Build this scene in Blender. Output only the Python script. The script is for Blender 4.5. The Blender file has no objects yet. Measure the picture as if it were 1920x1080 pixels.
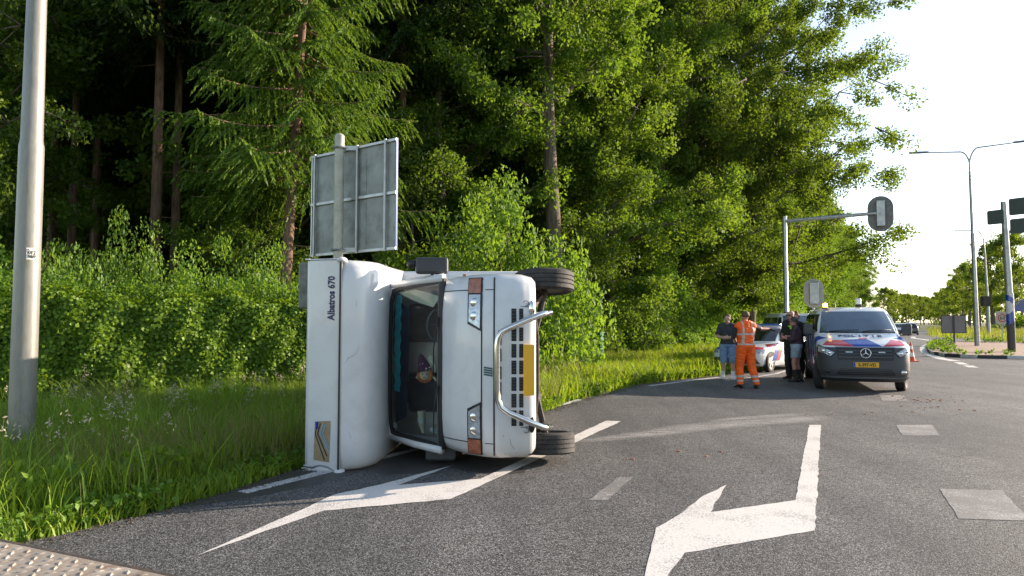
import bpy, bmesh, math, random
import numpy as np
from mathutils import Vector, Matrix
from mathutils.geometry import tessellate_polygon
R = math.radians
rng = np.random.default_rng(7)
random.seed(7)
scene = bpy.context.scene
col = scene.collection

# ------------------------------------------------------------------ camera
cam_d = bpy.data.cameras.new('camera')
cam_d.sensor_width = 36.0
cam_d.lens = 24.0
cam_d.clip_start = 0.05
cam_d.clip_end = 6000
cam_d.dof.use_dof = True
cam_d.dof.focus_distance = 7.3
cam_d.dof.aperture_fstop = 11.0
cam = bpy.data.objects.new('camera', cam_d)
col.objects.link(cam)
cam.location = (0, 0, 1.6)
cam.rotation_euler = (R(90 + 2.86), 0, R(0))
scene.camera = cam

# ------------------------------------------------------------------ light
SUN_AZ = 68.0      # degrees clockwise from +Y
SUN_EL = 17.0
world = bpy.data.worlds.new('World')
scene.world = world
world.use_nodes = True
wn = world.node_tree
for n in list(wn.nodes):
    wn.nodes.remove(n)
sky = wn.nodes.new('ShaderNodeTexSky')
sky.sky_type = 'NISHITA'
sky.sun_disc = False
sky.sun_elevation = R(SUN_EL)
sky.sun_rotation = R(SUN_AZ)
sky.air_density = 1.0
sky.dust_density = 0.5
sky.ozone_density = 1.2
bg = wn.nodes.new('ShaderNodeBackground')
bg.inputs['Strength'].default_value = 0.125
wo = wn.nodes.new('ShaderNodeOutputWorld')
hsv = wn.nodes.new('ShaderNodeHueSaturation')
hsv.inputs['Saturation'].default_value = 0.75
wn.links.new(sky.outputs[0], hsv.inputs['Color'])
wn.links.new(hsv.outputs[0], bg.inputs[0])
wn.links.new(bg.outputs[0], wo.inputs[0])
sun_d = bpy.data.lights.new('sun', 'SUN')
sun_d.energy = 4.8
sun_d.angle = R(0.5)
sun_d.color = (1.0, 0.82, 0.65)
sun = bpy.data.objects.new('sun', sun_d)
col.objects.link(sun)
sdir = Vector((math.sin(R(SUN_AZ)) * math.cos(R(SUN_EL)), math.cos(R(SUN_AZ)) * math.cos(R(SUN_EL)), math.sin(R(SUN_EL))))
sun.rotation_euler = sdir.to_track_quat('Z', 'Y').to_euler()
sun.location = (60, 10, 40)

vs = scene.view_settings
vs.view_transform = 'Standard'
vs.look = 'None'
vs.gamma = 1.0
vs.use_curve_mapping = False
vs.exposure = 1.3
scene.render.engine = 'CYCLES'
cy = scene.cycles
cy.use_denoising = True
cy.max_bounces = 6
cy.diffuse_bounces = 3
cy.glossy_bounces = 3
cy.transmission_bounces = 4
cy.transparent_max_bounces = 6
cy.caustics_reflective = False
cy.caustics_refractive = False

# ------------------------------------------------------------------ materials
MATS = {}
def _nt(name):
    m = bpy.data.materials.new(name)
    m.use_nodes = True
    nt = m.node_tree
    return m, nt, nt.nodes['Principled BSDF']
def N(nt, t, **kw):
    n = nt.nodes.new(t)
    for k, v in kw.items():
        if k in n.inputs:
            n.inputs[k].default_value = v
        else:
            setattr(n, k, v)
    return n
def ramp(nt, stops, src):
    r = nt.nodes.new('ShaderNodeValToRGB')
    el = r.color_ramp.elements
    while len(el) < len(stops):
        el.new(0.5)
    for e, (p, c) in zip(el, stops):
        e.position = p
        e.color = (c[0], c[1], c[2], 1) if len(c) == 3 else c
    nt.links.new(src, r.inputs[0])
    return r
def mat(name, c, rough=0.5, metal=0.0, var=0.12, scale=6.0, bump=0.0, bscale=60.0, coat=0.0, spec=0.5, emit=None, dirt=None, dscale=2.5, damt=0.5):
    """procedural principled: colour varied by noise, optional dirt blotches, fine bump"""
    if name in MATS:
        return MATS[name]
    m, nt, b = _nt(name)
    L = nt.links
    tc = N(nt, 'ShaderNodeTexCoord')
    no = N(nt, 'ShaderNodeTexNoise', Scale=scale, Detail=5.0, Roughness=0.6)
    L.new(tc.outputs['Object'], no.inputs['Vector'])
    lo = tuple(x * (1 - var) for x in c); hi = tuple(min(1, x * (1 + var)) for x in c)
    r = ramp(nt, [(0.3, lo), (0.7, hi)], no.outputs['Fac'])
    out = r.outputs[0]
    if dirt:
        n2 = N(nt, 'ShaderNodeTexNoise', Scale=dscale, Detail=8.0, Roughness=0.7)
        L.new(tc.outputs['Object'], n2.inputs['Vector'])
        rr = ramp(nt, [(0.48, (0, 0, 0)), (0.72, (damt, damt, damt))], n2.outputs['Fac'])
        mx = N(nt, 'ShaderNodeMix', data_type='RGBA')
        L.new(rr.outputs[0], mx.inputs[0]); L.new(out, mx.inputs[6])
        mx.inputs[7].default_value = (*dirt, 1)
        out = mx.outputs[2]
    L.new(out, b.inputs['Base Color'])
    b.inputs['Roughness'].default_value = rough
    b.inputs['Metallic'].default_value = metal
    b.inputs['Specular IOR Level'].default_value = spec
    if coat:
        b.inputs['Coat Weight'].default_value = coat
        b.inputs['Coat Roughness'].default_value = 0.06
    if bump:
        n3 = N(nt, 'ShaderNodeTexNoise', Scale=bscale, Detail=4.0)
        L.new(tc.outputs['Object'], n3.inputs['Vector'])
        bp = N(nt, 'ShaderNodeBump', Strength=bump, Distance=0.01)
        L.new(n3.outputs['Fac'], bp.inputs['Height'])
        L.new(bp.outputs[0], b.inputs['Normal'])
    if emit:
        b.inputs['Emission Color'].default_value = (*emit[0], 1)
        b.inputs['Emission Strength'].default_value = emit[1]
    MATS[name] = m
    return m

def leaf_mat(name, c1, c2, trans, tmix=0.45, gloss=0.02):
    m = bpy.data.materials.new(name)
    m.use_nodes = True
    nt = m.node_tree; L = nt.links
    for n in list(nt.nodes):
        nt.nodes.remove(n)
    o = N(nt, 'ShaderNodeOutputMaterial')
    ge = N(nt, 'ShaderNodeNewGeometry')
    oi = N(nt, 'ShaderNodeObjectInfo')
    r = ramp(nt, [(0.0, c1), (1.0, c2)], ge.outputs['Random Per Island'])
    hs = N(nt, 'ShaderNodeHueSaturation', Saturation=1.0)
    mr = N(nt, 'ShaderNodeMapRange'); mr.inputs[3].default_value = 0.75; mr.inputs[4].default_value = 1.25
    L.new(oi.outputs['Random'], mr.inputs[0]); L.new(mr.outputs[0], hs.inputs['Value']); L.new(r.outputs[0], hs.inputs['Color'])
    di = N(nt, 'ShaderNodeBsdfDiffuse'); L.new(hs.outputs[0], di.inputs[0])
    tr = N(nt, 'ShaderNodeBsdfTranslucent')
    mxc = N(nt, 'ShaderNodeMix', data_type='RGBA'); mxc.inputs[0].default_value = 0.6
    L.new(hs.outputs[0], mxc.inputs[6]); mxc.inputs[7].default_value = (*trans, 1)
    L.new(mxc.outputs[2], tr.inputs[0])
    mx = N(nt, 'ShaderNodeMixShader'); mx.inputs[0].default_value = tmix
    L.new(di.outputs[0], mx.inputs[1]); L.new(tr.outputs[0], mx.inputs[2])
    gl = N(nt, 'ShaderNodeBsdfGlossy', Roughness=0.55); gl.inputs[0].default_value = (1, 1, 1, 1)
    m2 = N(nt, 'ShaderNodeMixShader'); m2.inputs[0].default_value = gloss
    L.new(mx.outputs[0], m2.inputs[1]); L.new(gl.outputs[0], m2.inputs[2])
    L.new(m2.outputs[0], o.inputs[0])
    MATS[name] = m
    return m

def glass_mat(name, tint=(0.55, 0.68, 0.70), mixv=0.12):
    m = bpy.data.materials.new(name)
    m.use_nodes = True
    nt = m.node_tree; L = nt.links
    for n in list(nt.nodes):
        nt.nodes.remove(n)
    o = N(nt, 'ShaderNodeOutputMaterial')
    t = N(nt, 'ShaderNodeBsdfTransparent'); t.inputs[0].default_value = (*tint, 1)
    g = N(nt, 'ShaderNodeBsdfGlossy', Roughness=0.02)
    fr = N(nt, 'ShaderNodeFresnel', IOR=1.5)
    tc = N(nt, 'ShaderNodeTexCoord')
    no = N(nt, 'ShaderNodeTexNoise', Scale=9.0, Detail=6.0)
    L.new(tc.outputs['Object'], no.inputs[0])
    ad = N(nt, 'ShaderNodeMath', operation='MULTIPLY_ADD'); ad.inputs[1].default_value = mixv * 0.4; 
    L.new(no.outputs['Fac'], ad.inputs[0]); L.new(fr.outputs[0], ad.inputs[2])
    mx = N(nt, 'ShaderNodeMixShader')
    L.new(ad.outputs[0], mx.inputs[0]); L.new(t.outputs[0], mx.inputs[1]); L.new(g.outputs[0], mx.inputs[2])
    L.new(mx.outputs[0], o.inputs[0])
    MATS[name] = m
    return m

# ------------------------------------------------------------------ mesh builder
class MB:
    def __init__(s):
        s.v = []; s.f = []; s.mi = []
    def add(s, verts, faces, M=None, mi=0):
        o = len(s.v)
        if M is not None:
            verts = [tuple(M @ Vector(p)) for p in verts]
        s.v += [tuple(p) for p in verts]
        s.f += [tuple(i + o for i in f) for f in faces]
        s.mi += [mi] * len(faces)
        return s
    def box(s, c, d, M=None, mi=0):
        x, y, z = c; a, b, e = d[0] / 2, d[1] / 2, d[2] / 2
        v = [(x - a, y - b, z - e), (x + a, y - b, z - e), (x + a, y + b, z - e), (x - a, y + b, z - e),
             (x - a, y - b, z + e), (x + a, y - b, z + e), (x + a, y + b, z + e), (x - a, y + b, z + e)]
        f = [(3, 2, 1, 0), (4, 5, 6, 7), (0, 1, 5, 4), (1, 2, 6, 5), (2, 3, 7, 6), (3, 0, 4, 7)]
        return s.add(v, f, M, mi)
    def prism(s, poly, z0, z1, M=None, mi=0):
        n = len(poly)
        v = [(p[0], p[1], z0) for p in poly] + [(p[0], p[1], z1) for p in poly]
        f = [tuple(range(n - 1, -1, -1)), tuple(range(n, 2 * n))]
        f += [(i, (i + 1) % n, n + (i + 1) % n, n + i) for i in range(n)]
        return s.add(v, f, M, mi)
    def loft(s, rings, closed=True, cap0=True, cap1=True, M=None, mi=0):
        n = len(rings[0]); v = [p for r in rings for p in r]; f = []
        for k in range(len(rings) - 1):
            for i in range(n if closed else n - 1):
                j = (i + 1) % n
                f.append((k * n + i, k * n + j, (k + 1) * n + j, (k + 1) * n + i))
        if cap0: f.append(tuple(range(n - 1, -1, -1)))
        if cap1: f.append(tuple((len(rings) - 1) * n + i for i in range(n)))
        return s.add(v, f, M, mi)
    def tube(s, pts, rad, n=10, cap=True, M=None, mi=0):
        pts = [Vector(p) for p in pts]
        if not hasattr(rad, '__len__'): rad = [rad] * len(pts)
        rings = []; up = Vector((0, 0, 1)); prev = None
        for i, p in enumerate(pts):
            t = (pts[min(i + 1, len(pts) - 1)] - pts[max(i - 1, 0)]).normalized()
            if prev is None:
                a = t.cross(up)
                if a.length < 1e-3: a = t.cross(Vector((1, 0, 0)))
            else:
                a = prev - t * prev.dot(t)
            a.normalize(); b = t.cross(a); prev = a
            rings.append([tuple(p + (a * math.cos(q) + b * math.sin(q)) * rad[i]) for q in [2 * math.pi * k / n for k in range(n)]])
        return s.loft(rings, True, cap, cap, M, mi)
    def lathe(s, prof, n=20, M=None, mi=0, cap=True):
        rings = [[(r * math.cos(2 * math.pi * k / n), r * math.sin(2 * math.pi * k / n), z) for k in range(n)] for r, z in prof]
        return s.loft(rings, True, cap, cap, M, mi)
    def ellipsoid(s, c, r, n=12, m=8, M=None, mi=0):
        rings = []
        for j in range(m + 1):
            t = math.pi * (j + 0.02) / (m + 0.04)
            rings.append([(c[0] + r[0] * math.sin(t) * math.cos(2 * math.pi * k / n), c[1] + r[1] * math.sin(t) * math.sin(2 * math.pi * k / n), c[2] - r[2] * math.cos(t)) for k in range(n)])
        return s.loft(rings, True, True, True, M, mi)
    def mesh(s, name, mats, smooth=None):
        me = bpy.data.meshes.new(name)
        me.from_pydata(s.v, [], s.f)
        if not isinstance(mats, (list, tuple)): mats = [mats]
        for m in mats: me.materials.append(m)
        if len(mats) > 1: me.polygons.foreach_set('material_index', s.mi)
        me.update()
        if smooth is not None:
            me.shade_smooth() if smooth >= 180 else smooth_by_angle(me, smooth)
        return me
    def obj(s, name, mats, parent=None, smooth=40, bevel=0, label=None, kind=None):
        me = s.mesh(name, mats, smooth)
        return link(name, me, parent, bevel, label, kind)

def smooth_by_angle(me, deg):
    me.shade_smooth()
    bm = bmesh.new(); bm.from_mesh(me)
    bmesh.ops.recalc_face_normals(bm, faces=bm.faces)
    a = R(deg)
    for e in bm.edges:
        if len(e.link_faces) == 2 and e.calc_face_angle(0) > a:
            e.smooth = False
    bm.to_mesh(me); bm.free()

def link(name, me, parent=None, bevel=0, label=None, kind=None):
    o = bpy.data.objects.new(name, me)
    col.objects.link(o)
    if parent is not None: o.parent = parent
    if bevel:
        b = o.modifiers.new('bevel', 'BEVEL'); b.width = bevel; b.segments = 2; b.limit_method = 'ANGLE'; b.angle_limit = R(35)
    if label: o['label'] = label
    if kind: o['kind'] = kind
    return o

def thing(name, label, cat, loc=(0, 0, 0), rz=0.0, group=None, matrix=None):
    o = bpy.data.objects.new(name, None)
    col.objects.link(o)
    o.empty_display_size = 0.2
    o.location = loc; o.rotation_euler = (0, 0, rz)
    if matrix is not None: o.matrix_world = matrix
    o['label'] = label; o['category'] = cat
    if group: o['group'] = group
    return o
def tag(o, label, cat, group=None):
    o['label'] = label; o['category'] = cat
    if group: o['group'] = group
    return o
def dup(root, loc=None, rz=None, label=None, scale=None):
    r = root.copy(); col.objects.link(r)
    if loc is not None: r.location = loc
    if rz is not None: r.rotation_euler = (r.rotation_euler[0], r.rotation_euler[1], rz)
    if scale is not None: r.scale = scale if hasattr(scale, '__len__') else (scale,) * 3
    if label: r['label'] = label
    for ch in list(root.children):
        c = ch.copy(); col.objects.link(c); c.parent = r
        for g in list(ch.children):
            d = g.copy(); col.objects.link(d); d.parent = c
    return r
def npmesh(name, V, F, m, smooth=False, midx=None):
    """V (n,3) array, F (k,4) or (k,3) index array"""
    me = bpy.data.meshes.new(name)
    k, w = F.shape
    me.vertices.add(len(V)); me.vertices.foreach_set('co', np.ascontiguousarray(V, dtype=np.float32).ravel())
    me.loops.add(k * w); me.loops.foreach_set('vertex_index', np.ascontiguousarray(F, dtype=np.int32).ravel())
    me.polygons.add(k); me.polygons.foreach_set('loop_start', np.arange(0, k * w, w, dtype=np.int32))
    for x in (m if isinstance(m, (list, tuple)) else [m]): me.materials.append(x)
    if midx is not None: me.polygons.foreach_set('material_index', midx.astype(np.int32))
    me.update(calc_edges=True)
    if smooth: me.shade_smooth()
    return me
def text_obj(name, s, size, m, M, parent, extrude=0.001, bold=0.0, sx=1.0, fit=None):
    cu = bpy.data.curves.new(name, 'FONT')
    cu.body = s; cu.size = size; cu.align_x = 'CENTER'; cu.align_y = 'CENTER'; cu.extrude = extrude; cu.offset = bold
    cu.resolution_u = 3
    t = bpy.data.objects.new(name, cu); col.objects.link(t)
    dg = bpy.context.evaluated_depsgraph_get()
    me = bpy.data.meshes.new_from_object(t.evaluated_get(dg))
    bpy.data.objects.remove(t); bpy.data.curves.remove(cu)
    me.transform(M @ Matrix.Diagonal((sx, 1, 1, 1)))
    me.materials.clear(); me.materials.append(m)
    return link(name, me, parent)
def frame(o, x, y, z):
    """matrix with the given origin and axes"""
    M = Matrix.Identity(4)
    for i, a in enumerate((x, y, z, o)):
        for j in range(3): M[j][i] = a[j]
    return M
# ------------------------------------------------------------------ palette
def asphalt_mat():
    m, nt, b = _nt('asphalt'); L = nt.links
    tc = N(nt, 'ShaderNodeTexCoord')
    P = tc.outputs['Object']
    vo = N(nt, 'ShaderNodeTexVoronoi', Scale=95.0, feature='F1', Randomness=1.0)
    L.new(P, vo.inputs['Vector'])
    sep = N(nt, 'ShaderNodeSeparateColor'); L.new(vo.outputs['Color'], sep.inputs[0])
    g = ramp(nt, [(0.0, (0.045, 0.044, 0.044)), (0.4, (0.112, 0.114, 0.117)), (0.75, (0.222, 0.224, 0.226)), (1.0, (0.37, 0.37, 0.365))], sep.outputs[0])
    # mortar dark between stones
    dk = ramp(nt, [(0.0, (1, 1, 1)), (0.55, (0.9, 0.9, 0.9)), (1.0, (0.2, 0.2, 0.2))], vo.outputs['Distance'])
    dk.color_ramp.elements[1].position = 0.45
    vs_ = N(nt, 'ShaderNodeMath', operation='MULTIPLY'); vs_.inputs[1].default_value = 1.15
    L.new(vo.outputs['Distance'], vs_.inputs[0]); L.new(vs_.outputs[0], dk.inputs[0])
    mu = N(nt, 'ShaderNodeMix', data_type='RGBA', blend_type='MULTIPLY'); mu.inputs[0].default_value = 1
    L.new(g.outputs[0], mu.inputs[6]); L.new(dk.outputs[0], mu.inputs[7])
    # large patches of wear
    n1 = N(nt, 'ShaderNodeTexNoise', Scale=0.35, Detail=6.0, Roughness=0.6); L.new(P, n1.inputs[0])
    w = ramp(nt, [(0.3, (0.72, 0.72, 0.73)), (0.7, (1.22, 1.2, 1.17))], n1.outputs['Fac'])
    mu2 = N(nt, 'ShaderNodeMix', data_type='RGBA', blend_type='MULTIPLY'); mu2.inputs[0].default_value = 1
    L.new(mu.outputs[2], mu2.inputs[6]); L.new(w.outputs[0], mu2.inputs[7])
    n2 = N(nt, 'ShaderNodeTexNoise', Scale=3.0, Detail=8.0, Roughness=0.7); L.new(P, n2.inputs[0])
    w2 = ramp(nt, [(0.3, (0.85, 0.85, 0.85)), (0.75, (1.12, 1.12, 1.12))], n2.outputs['Fac'])
    mu3 = N(nt, 'ShaderNodeMix', data_type='RGBA', blend_type='MULTIPLY'); mu3.inputs[0].default_value = 1
    L.new(mu2.outputs[2], mu3.inputs[6]); L.new(w2.outputs[0], mu3.inputs[7])
    # oil spots
    n4 = N(nt, 'ShaderNodeTexNoise', Scale=1.1, Detail=3.0); L.new(P, n4.inputs[0])
    w4 = ramp(nt, [(0.66, (1, 1, 1)), (0.74, (0.5, 0.5, 0.5))], n4.outputs['Fac'])
    mu4 = N(nt, 'ShaderNodeMix', data_type='RGBA', blend_type='MULTIPLY'); mu4.inputs[0].default_value = 0.8
    L.new(mu3.outputs[2], mu4.inputs[6]); L.new(w4.outputs[0], mu4.inputs[7])
    mp = N(nt, 'ShaderNodeMapping'); mp.inputs['Rotation'].default_value = (0, 0, R(28)); mp.inputs['Scale'].default_value = (1.1, .06, 1)
    L.new(P, mp.inputs[0])
    n5 = N(nt, 'ShaderNodeTexNoise', Scale=1.0, Detail=5.0, Roughness=0.6); L.new(mp.outputs[0], n5.inputs[0])
    w5 = ramp(nt, [(0.35, (0.78, 0.78, 0.79)), (0.65, (1.16, 1.15, 1.14))], n5.outputs['Fac'])
    mu5 = N(nt, 'ShaderNodeMix', data_type='RGBA', blend_type='MULTIPLY'); mu5.inputs[0].default_value = 1
    L.new(mu4.outputs[2], mu5.inputs[6]); L.new(w5.outputs[0], mu5.inputs[7])
    L.new(mu5.outputs[2], b.inputs['Base Color'])
    b.inputs['Roughness'].default_value = 0.75
    b.inputs['Specular IOR Level'].default_value = 0.35
    inv = N(nt, 'ShaderNodeMath', operation='SUBTRACT'); inv.inputs[0].default_value = 1.0
    L.new(vo.outputs['Distance'], inv.inputs[1])
    bp = N(nt, 'ShaderNodeBump', Strength=0.55, Distance=0.006); L.new(inv.outputs[0], bp.inputs['Height'])
    L.new(bp.outputs[0], b.inputs['Normal'])
    return m
def paint_mat(name, c, wear=0.5, wlo=0.52):
    """road paint with worn holes showing dark stone"""
    m, nt, b = _nt(name); L = nt.links
    tc = N(nt, 'ShaderNodeTexCoord'); P = tc.outputs['Object']
    n = N(nt, 'ShaderNodeTexNoise', Scale=60.0, Detail=4.0, Roughness=0.7); L.new(P, n.inputs[0])
    n2 = N(nt, 'ShaderNodeTexNoise', Scale=2.2, Detail=5.0, Roughness=0.65); L.new(P, n2.inputs[0])
    ad = N(nt, 'ShaderNodeMath', operation='MULTIPLY_ADD'); ad.inputs[1].default_value = 0.6
    L.new(n2.outputs['Fac'], ad.inputs[0]); L.new(n.outputs['Fac'], ad.inputs[2])
    r = ramp(nt, [(wlo + 0.28, (0, 0, 0)), (wlo + 0.42, (wear, wear, wear))], ad.outputs[0])
    cr = ramp(nt, [(0.3, tuple(x * 0.86 for x in c)), (0.7, c)], n2.outputs['Fac'])
    mx = N(nt, 'ShaderNodeMix', data_type='RGBA'); L.new(r.outputs[0], mx.inputs[0]); L.new(cr.outputs[0], mx.inputs[6])
    mx.inputs[7].default_value = (0.09, 0.085, 0.08, 1)
    L.new(mx.outputs[2], b.inputs['Base Color'])
    b.inputs['Roughness'].default_value = 0.7
    bp = N(nt, 'ShaderNodeBump', Strength=0.25, Distance=0.004); L.new(n.outputs['Fac'], bp.inputs['Height']); L.new(bp.outputs[0], b.inputs['Normal'])
    return m
def ground_mat():
    m, nt, b = _nt('soil_and_turf'); L = nt.links
    tc = N(nt, 'ShaderNodeTexCoord'); P = tc.outputs['Object']
    n = N(nt, 'ShaderNodeTexNoise', Scale=0.06, Detail=8.0, Roughness=0.65); L.new(P, n.inputs[0])
    n2 = N(nt, 'ShaderNodeTexNoise', Scale=2.5, Detail=8.0, Roughness=0.7); L.new(P, n2.inputs[0])
    a = ramp(nt, [(0.3, (0.055, 0.085, 0.018)), (0.55, (0.10, 0.12, 0.028)), (0.75, (0.16, 0.14, 0.05))], n.outputs['Fac'])
    c = ramp(nt, [(0.3, (0.55, 0.5, 0.42)), (0.7, (1.2, 1.2, 1.1))], n2.outputs['Fac'])
    mu = N(nt, 'ShaderNodeMix', data_type='RGBA', blend_type='MULTIPLY'); mu.inputs[0].default_value = 1
    L.new(a.outputs[0], mu.inputs[6]); L.new(c.outputs[0], mu.inputs[7]); L.new(mu.outputs[2], b.inputs['Base Color'])
    b.inputs['Roughness'].default_value = 0.95
    bp = N(nt, 'ShaderNodeBump', Strength=0.6, Distance=0.05); L.new(n2.outputs['Fac'], bp.inputs['Height']); L.new(bp.outputs[0], b.inputs['Normal'])
    return m
def brick_mat():
    m, nt, b = _nt('island_bricks'); L = nt.links
    tc = N(nt, 'ShaderNodeTexCoord')
    br = N(nt, 'ShaderNodeTexBrick', Scale=4.5); br.inputs['Color1'].default_value = (0.36, 0.22, 0.16, 1); br.inputs['Color2'].default_value = (0.28, 0.18, 0.14, 1)
    br.inputs['Mortar'].default_value = (0.16, 0.13, 0.1, 1); br.inputs['Mortar Size'].default_value = 0.03
    L.new(tc.outputs['Object'], br.inputs['Vector'])
    n = N(nt, 'ShaderNodeTexNoise', Scale=1.5, Detail=6.0); L.new(tc.outputs['Object'], n.inputs[0])
    c = ramp(nt, [(0.3, (0.75, 0.75, 0.75)), (0.7, (1.25, 1.2, 1.1))], n.outputs['Fac'])
    mu = N(nt, 'ShaderNodeMix', data_type='RGBA', blend_type='MULTIPLY'); mu.inputs[0].default_value = 1
    L.new(br.outputs[0], mu.inputs[6]); L.new(c.outputs[0], mu.inputs[7]); L.new(mu.outputs[2], b.inputs['Base Color'])
    b.inputs['Roughness'].default_value = 0.85
    return m
M_asph = asphalt_mat()
M_paint = paint_mat('white_road_paint', (0.70, 0.68, 0.65), 0.6, 0.53)
M_old = paint_mat('worn_road_paint', (0.42, 0.41, 0.40), 0.8, 0.38)
M_edge = paint_mat('grey_white_paint', (0.62, 0.61, 0.6), 0.7, 0.5)
M_ground = ground_mat()
M_brick = brick_mat()

# ------------------------------------------------------------------ ground and road
g = MB(); g.add([(-1500, -400, -0.02), (2500, -400, -0.02), (2500, 2600, -0.02), (-1500, 2600, -0.02)], [(0, 1, 2, 3)])
g.obj('ground', M_ground, kind='structure', smooth=None)

edge = [(-7.6, -6), (-6.3, -1.0), (-5.0, 2.2), (-3.435, 5.2), (-2.97, 5.85), (-2.69, 6.47), (-2.32, 7.52), (-1.75, 8.62), (-0.6, 10.5), (0.675, 12.44), (1.353, 13.95),
        (2.32, 15.75), (3.257, 17.47), (4.6, 19.05), (6.1, 20.4), (7.4, 21.8), (8.8, 23.6), (11.2, 28.0), (15.0, 35.5), (19.0, 43.0), (24, 51.5), (32.5, 66), (43.5, 85), (61, 115), (88, 165), (118, 235), (138, 300), (150, 380)]
def dens(poly, step=0.25, jit=0.05, ymax=40):
    out = []
    for a, b in zip(poly[:-1], poly[1:]):
        a, b = Vector(a), Vector(b); n = max(1, int((b - a).length / step)) if a.y < ymax and a.y > 2 else 1
        for k in range(n):
            p = a.lerp(b, k / n); j = jit if n > 1 else 0
            out.append((p.x + random.uniform(-j, j), p.y + random.uniform(-j, j)))
    out.append(poly[-1]); return out
left = dens(edge)
right = [(346, 580), (192, 320), (99, 165), (70, 115), (50.5, 84), (44.8, 73.5), (43.6, 68.5), (41.2, 60.4), (37.5, 50.2), (41, 46.5), (60, 42), (140, 34), (140, -6)]
def _ip(poly, y):
    return float(np.interp(y, [p[1] for p in poly], [p[0] for p in poly]))
lsort = sorted(left, key=lambda p: p[1])
rpoly = [(140, -6), (140, 34), (60, 42), (41, 46.5), (37.5, 50.2), (41.2, 60.4), (43.6, 68.5), (44.8, 73.5), (50.5, 84), (70, 115), (97, 165), (128, 235), (149, 300), (162, 380)]
Y_ = list(np.arange(-6, 2, 1.0)) + list(np.arange(2, 26, .2)) + list(np.arange(26, 90, 1.0)) + list(np.geomspace(90, 380, 40))
rV = []; rF = []; NC = 14
for y in Y_:
    xl, xr = _ip(lsort, y), _ip(rpoly, y)
    for k in range(NC): rV.append((xl + (xr - xl) * (k / (NC - 1)) ** 2.2, y, 0.0))
for q in range(len(Y_) - 1):
    for k in range(NC - 1): rF.append((q * NC + k, q * NC + k + 1, (q + 1) * NC + k + 1, (q + 1) * NC + k))
mr_ = bpy.data.meshes.new('road'); mr_.from_pydata(rV, [], rF); mr_.materials.append(M_asph)
road = link('road', mr_, kind='structure')

def mark(poly, m=M_paint, name='road_marking', z=0.0032, jag=0.008, label=None, step=0.12):
    """painted area: outline slightly ragged, a thin sheet above the asphalt"""
    out = []
    for a, b in zip(poly, poly[1:] + poly[:1]):
        a, b = Vector(a), Vector(b); n = max(1, int((b - a).length / step)); n = min(n, 40)
        for k in range(n):
            p = a.lerp(b, k / n); j = jag if k else 0
            out.append((p.x + random.uniform(-j, j), p.y + random.uniform(-j, j), z))
    tris = tessellate_polygon([[Vector(p) for p in out]])
    fixed = []
    for a, b, c in tris:
        A, B, C = (Vector(out[q]) for q in (a, b, c))
        cr_ = (B - A).cross(C - A).z
        if abs(cr_) > 1e-9: fixed.append((a, b, c) if cr_ > 0 else (a, c, b))
    me = bpy.data.meshes.new(name); me.from_pydata(out, [], fixed); me.materials.append(m)
    return link(name, me, road, label=label)
def band(path, w, **kw):
    """constant width painted line along a path"""
    P = [Vector(p) for p in path]; a = []; b = []
    for i, p in enumerate(P):
        t = (P[min(i + 1, len(P) - 1)] - P[max(i - 1, 0)]).normalized(); n = Vector((-t.y, t.x)) * w / 2
        a.append(tuple(p + n)); b.append(tuple(p - n))
    return mark(a + b[::-1], **kw)
larrow = [(-2.158, 4.767), (-1.813, 5.846), (-1.651, 6.416), (-1.292, 6.81), (-0.651, 7.739), (-1.12, 6.788), (-0.321, 7.062), (1.532, 11.175), (1.765, 11.115), (-0.2, 6.992), (-0.555, 6.263), (-1.597, 5.879)]
rarrow = [(4.622, 10.715), (4.805, 10.715), (2.698, 6.135), (2.323, 5.33), (1.199, 4.821), (1.055, 4.543), (0.645, 3.707), (0.838, 4.393), (0.933, 4.735), (1.12, 5.398), (1.406, 5.782), (1.764, 6.377), (2.116, 6.81), (1.816, 6.171), (1.669, 5.83), (2.551, 6.226)]
mark(larrow, name='turn_arrow', label='white turn arrow running under the overturned motorhome')
mark(rarrow, name='turn_arrow', label='white turn arrow on the open asphalt in front')
mark([(5.975, 10.715), (6.539, 10.715), (6.03, 9.717), (5.504, 9.717)], M_old, 'lane_dash', label='worn pale dash beside the top of the right arrow')
mark([(4.104, 6.638), (4.663, 6.576), (4.174, 5.583), (3.633, 5.643)], M_old, 'lane_dash', label='worn wide dash near the right edge of the view')
mark([(1.101, 7.134), (1.249, 7.134), (0.863, 6.226), (0.691, 6.226)], M_old, 'lane_dash', label='worn narrow dash between the two arrows')
mark([(8.042, 15.06), (8.591, 15.06), (8.029, 13.947), (7.509, 13.947)], M_old, 'lane_dash', label='faint dash in front of the police van')
band([(-2.53, 6.50), (-1.95, 7.46)], 0.15, m=M_edge, name='edge_line')
band([(-1.56, 8.10), (-0.3, 10.25)], 0.13, m=M_edge, name='edge_line')
band([(0.55, 12.55), (1.41, 14.19)], 0.14, m=M_edge, name='edge_line')
band([(3.46, 17.25), (4.7, 18.6), (6.0, 19.9)], 0.15, m=M_edge, name='edge_line')
band([(5.9, 18.9), (7.0, 19.9), (8.2, 21.3), (9.9, 24.0)], 0.12, m=M_edge, name='edge_line')
band([(44, 75), (40.085, 68.394), (37.991, 63.148), (35.236, 57.026), (33.0, 53.6), (30.2, 49.6), (26.4, 43.9), (23.75, 39.5), (21.817, 36.065), (20.046, 32.641), (18.8, 30.0), (18.2, 28.1)], 0.42, name='edge_line', jag=0.015)
band([(17.75, 27.3), (17.1, 25.9)], 0.3, name='lane_dash'); band([(16.8, 25.3), (16.3, 24.2)], 0.3, name='lane_dash')
band([(44.0, 66.5), (40.6, 58.5), (38.4, 52.5)], 0.2, m=M_edge, name='edge_line')
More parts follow.
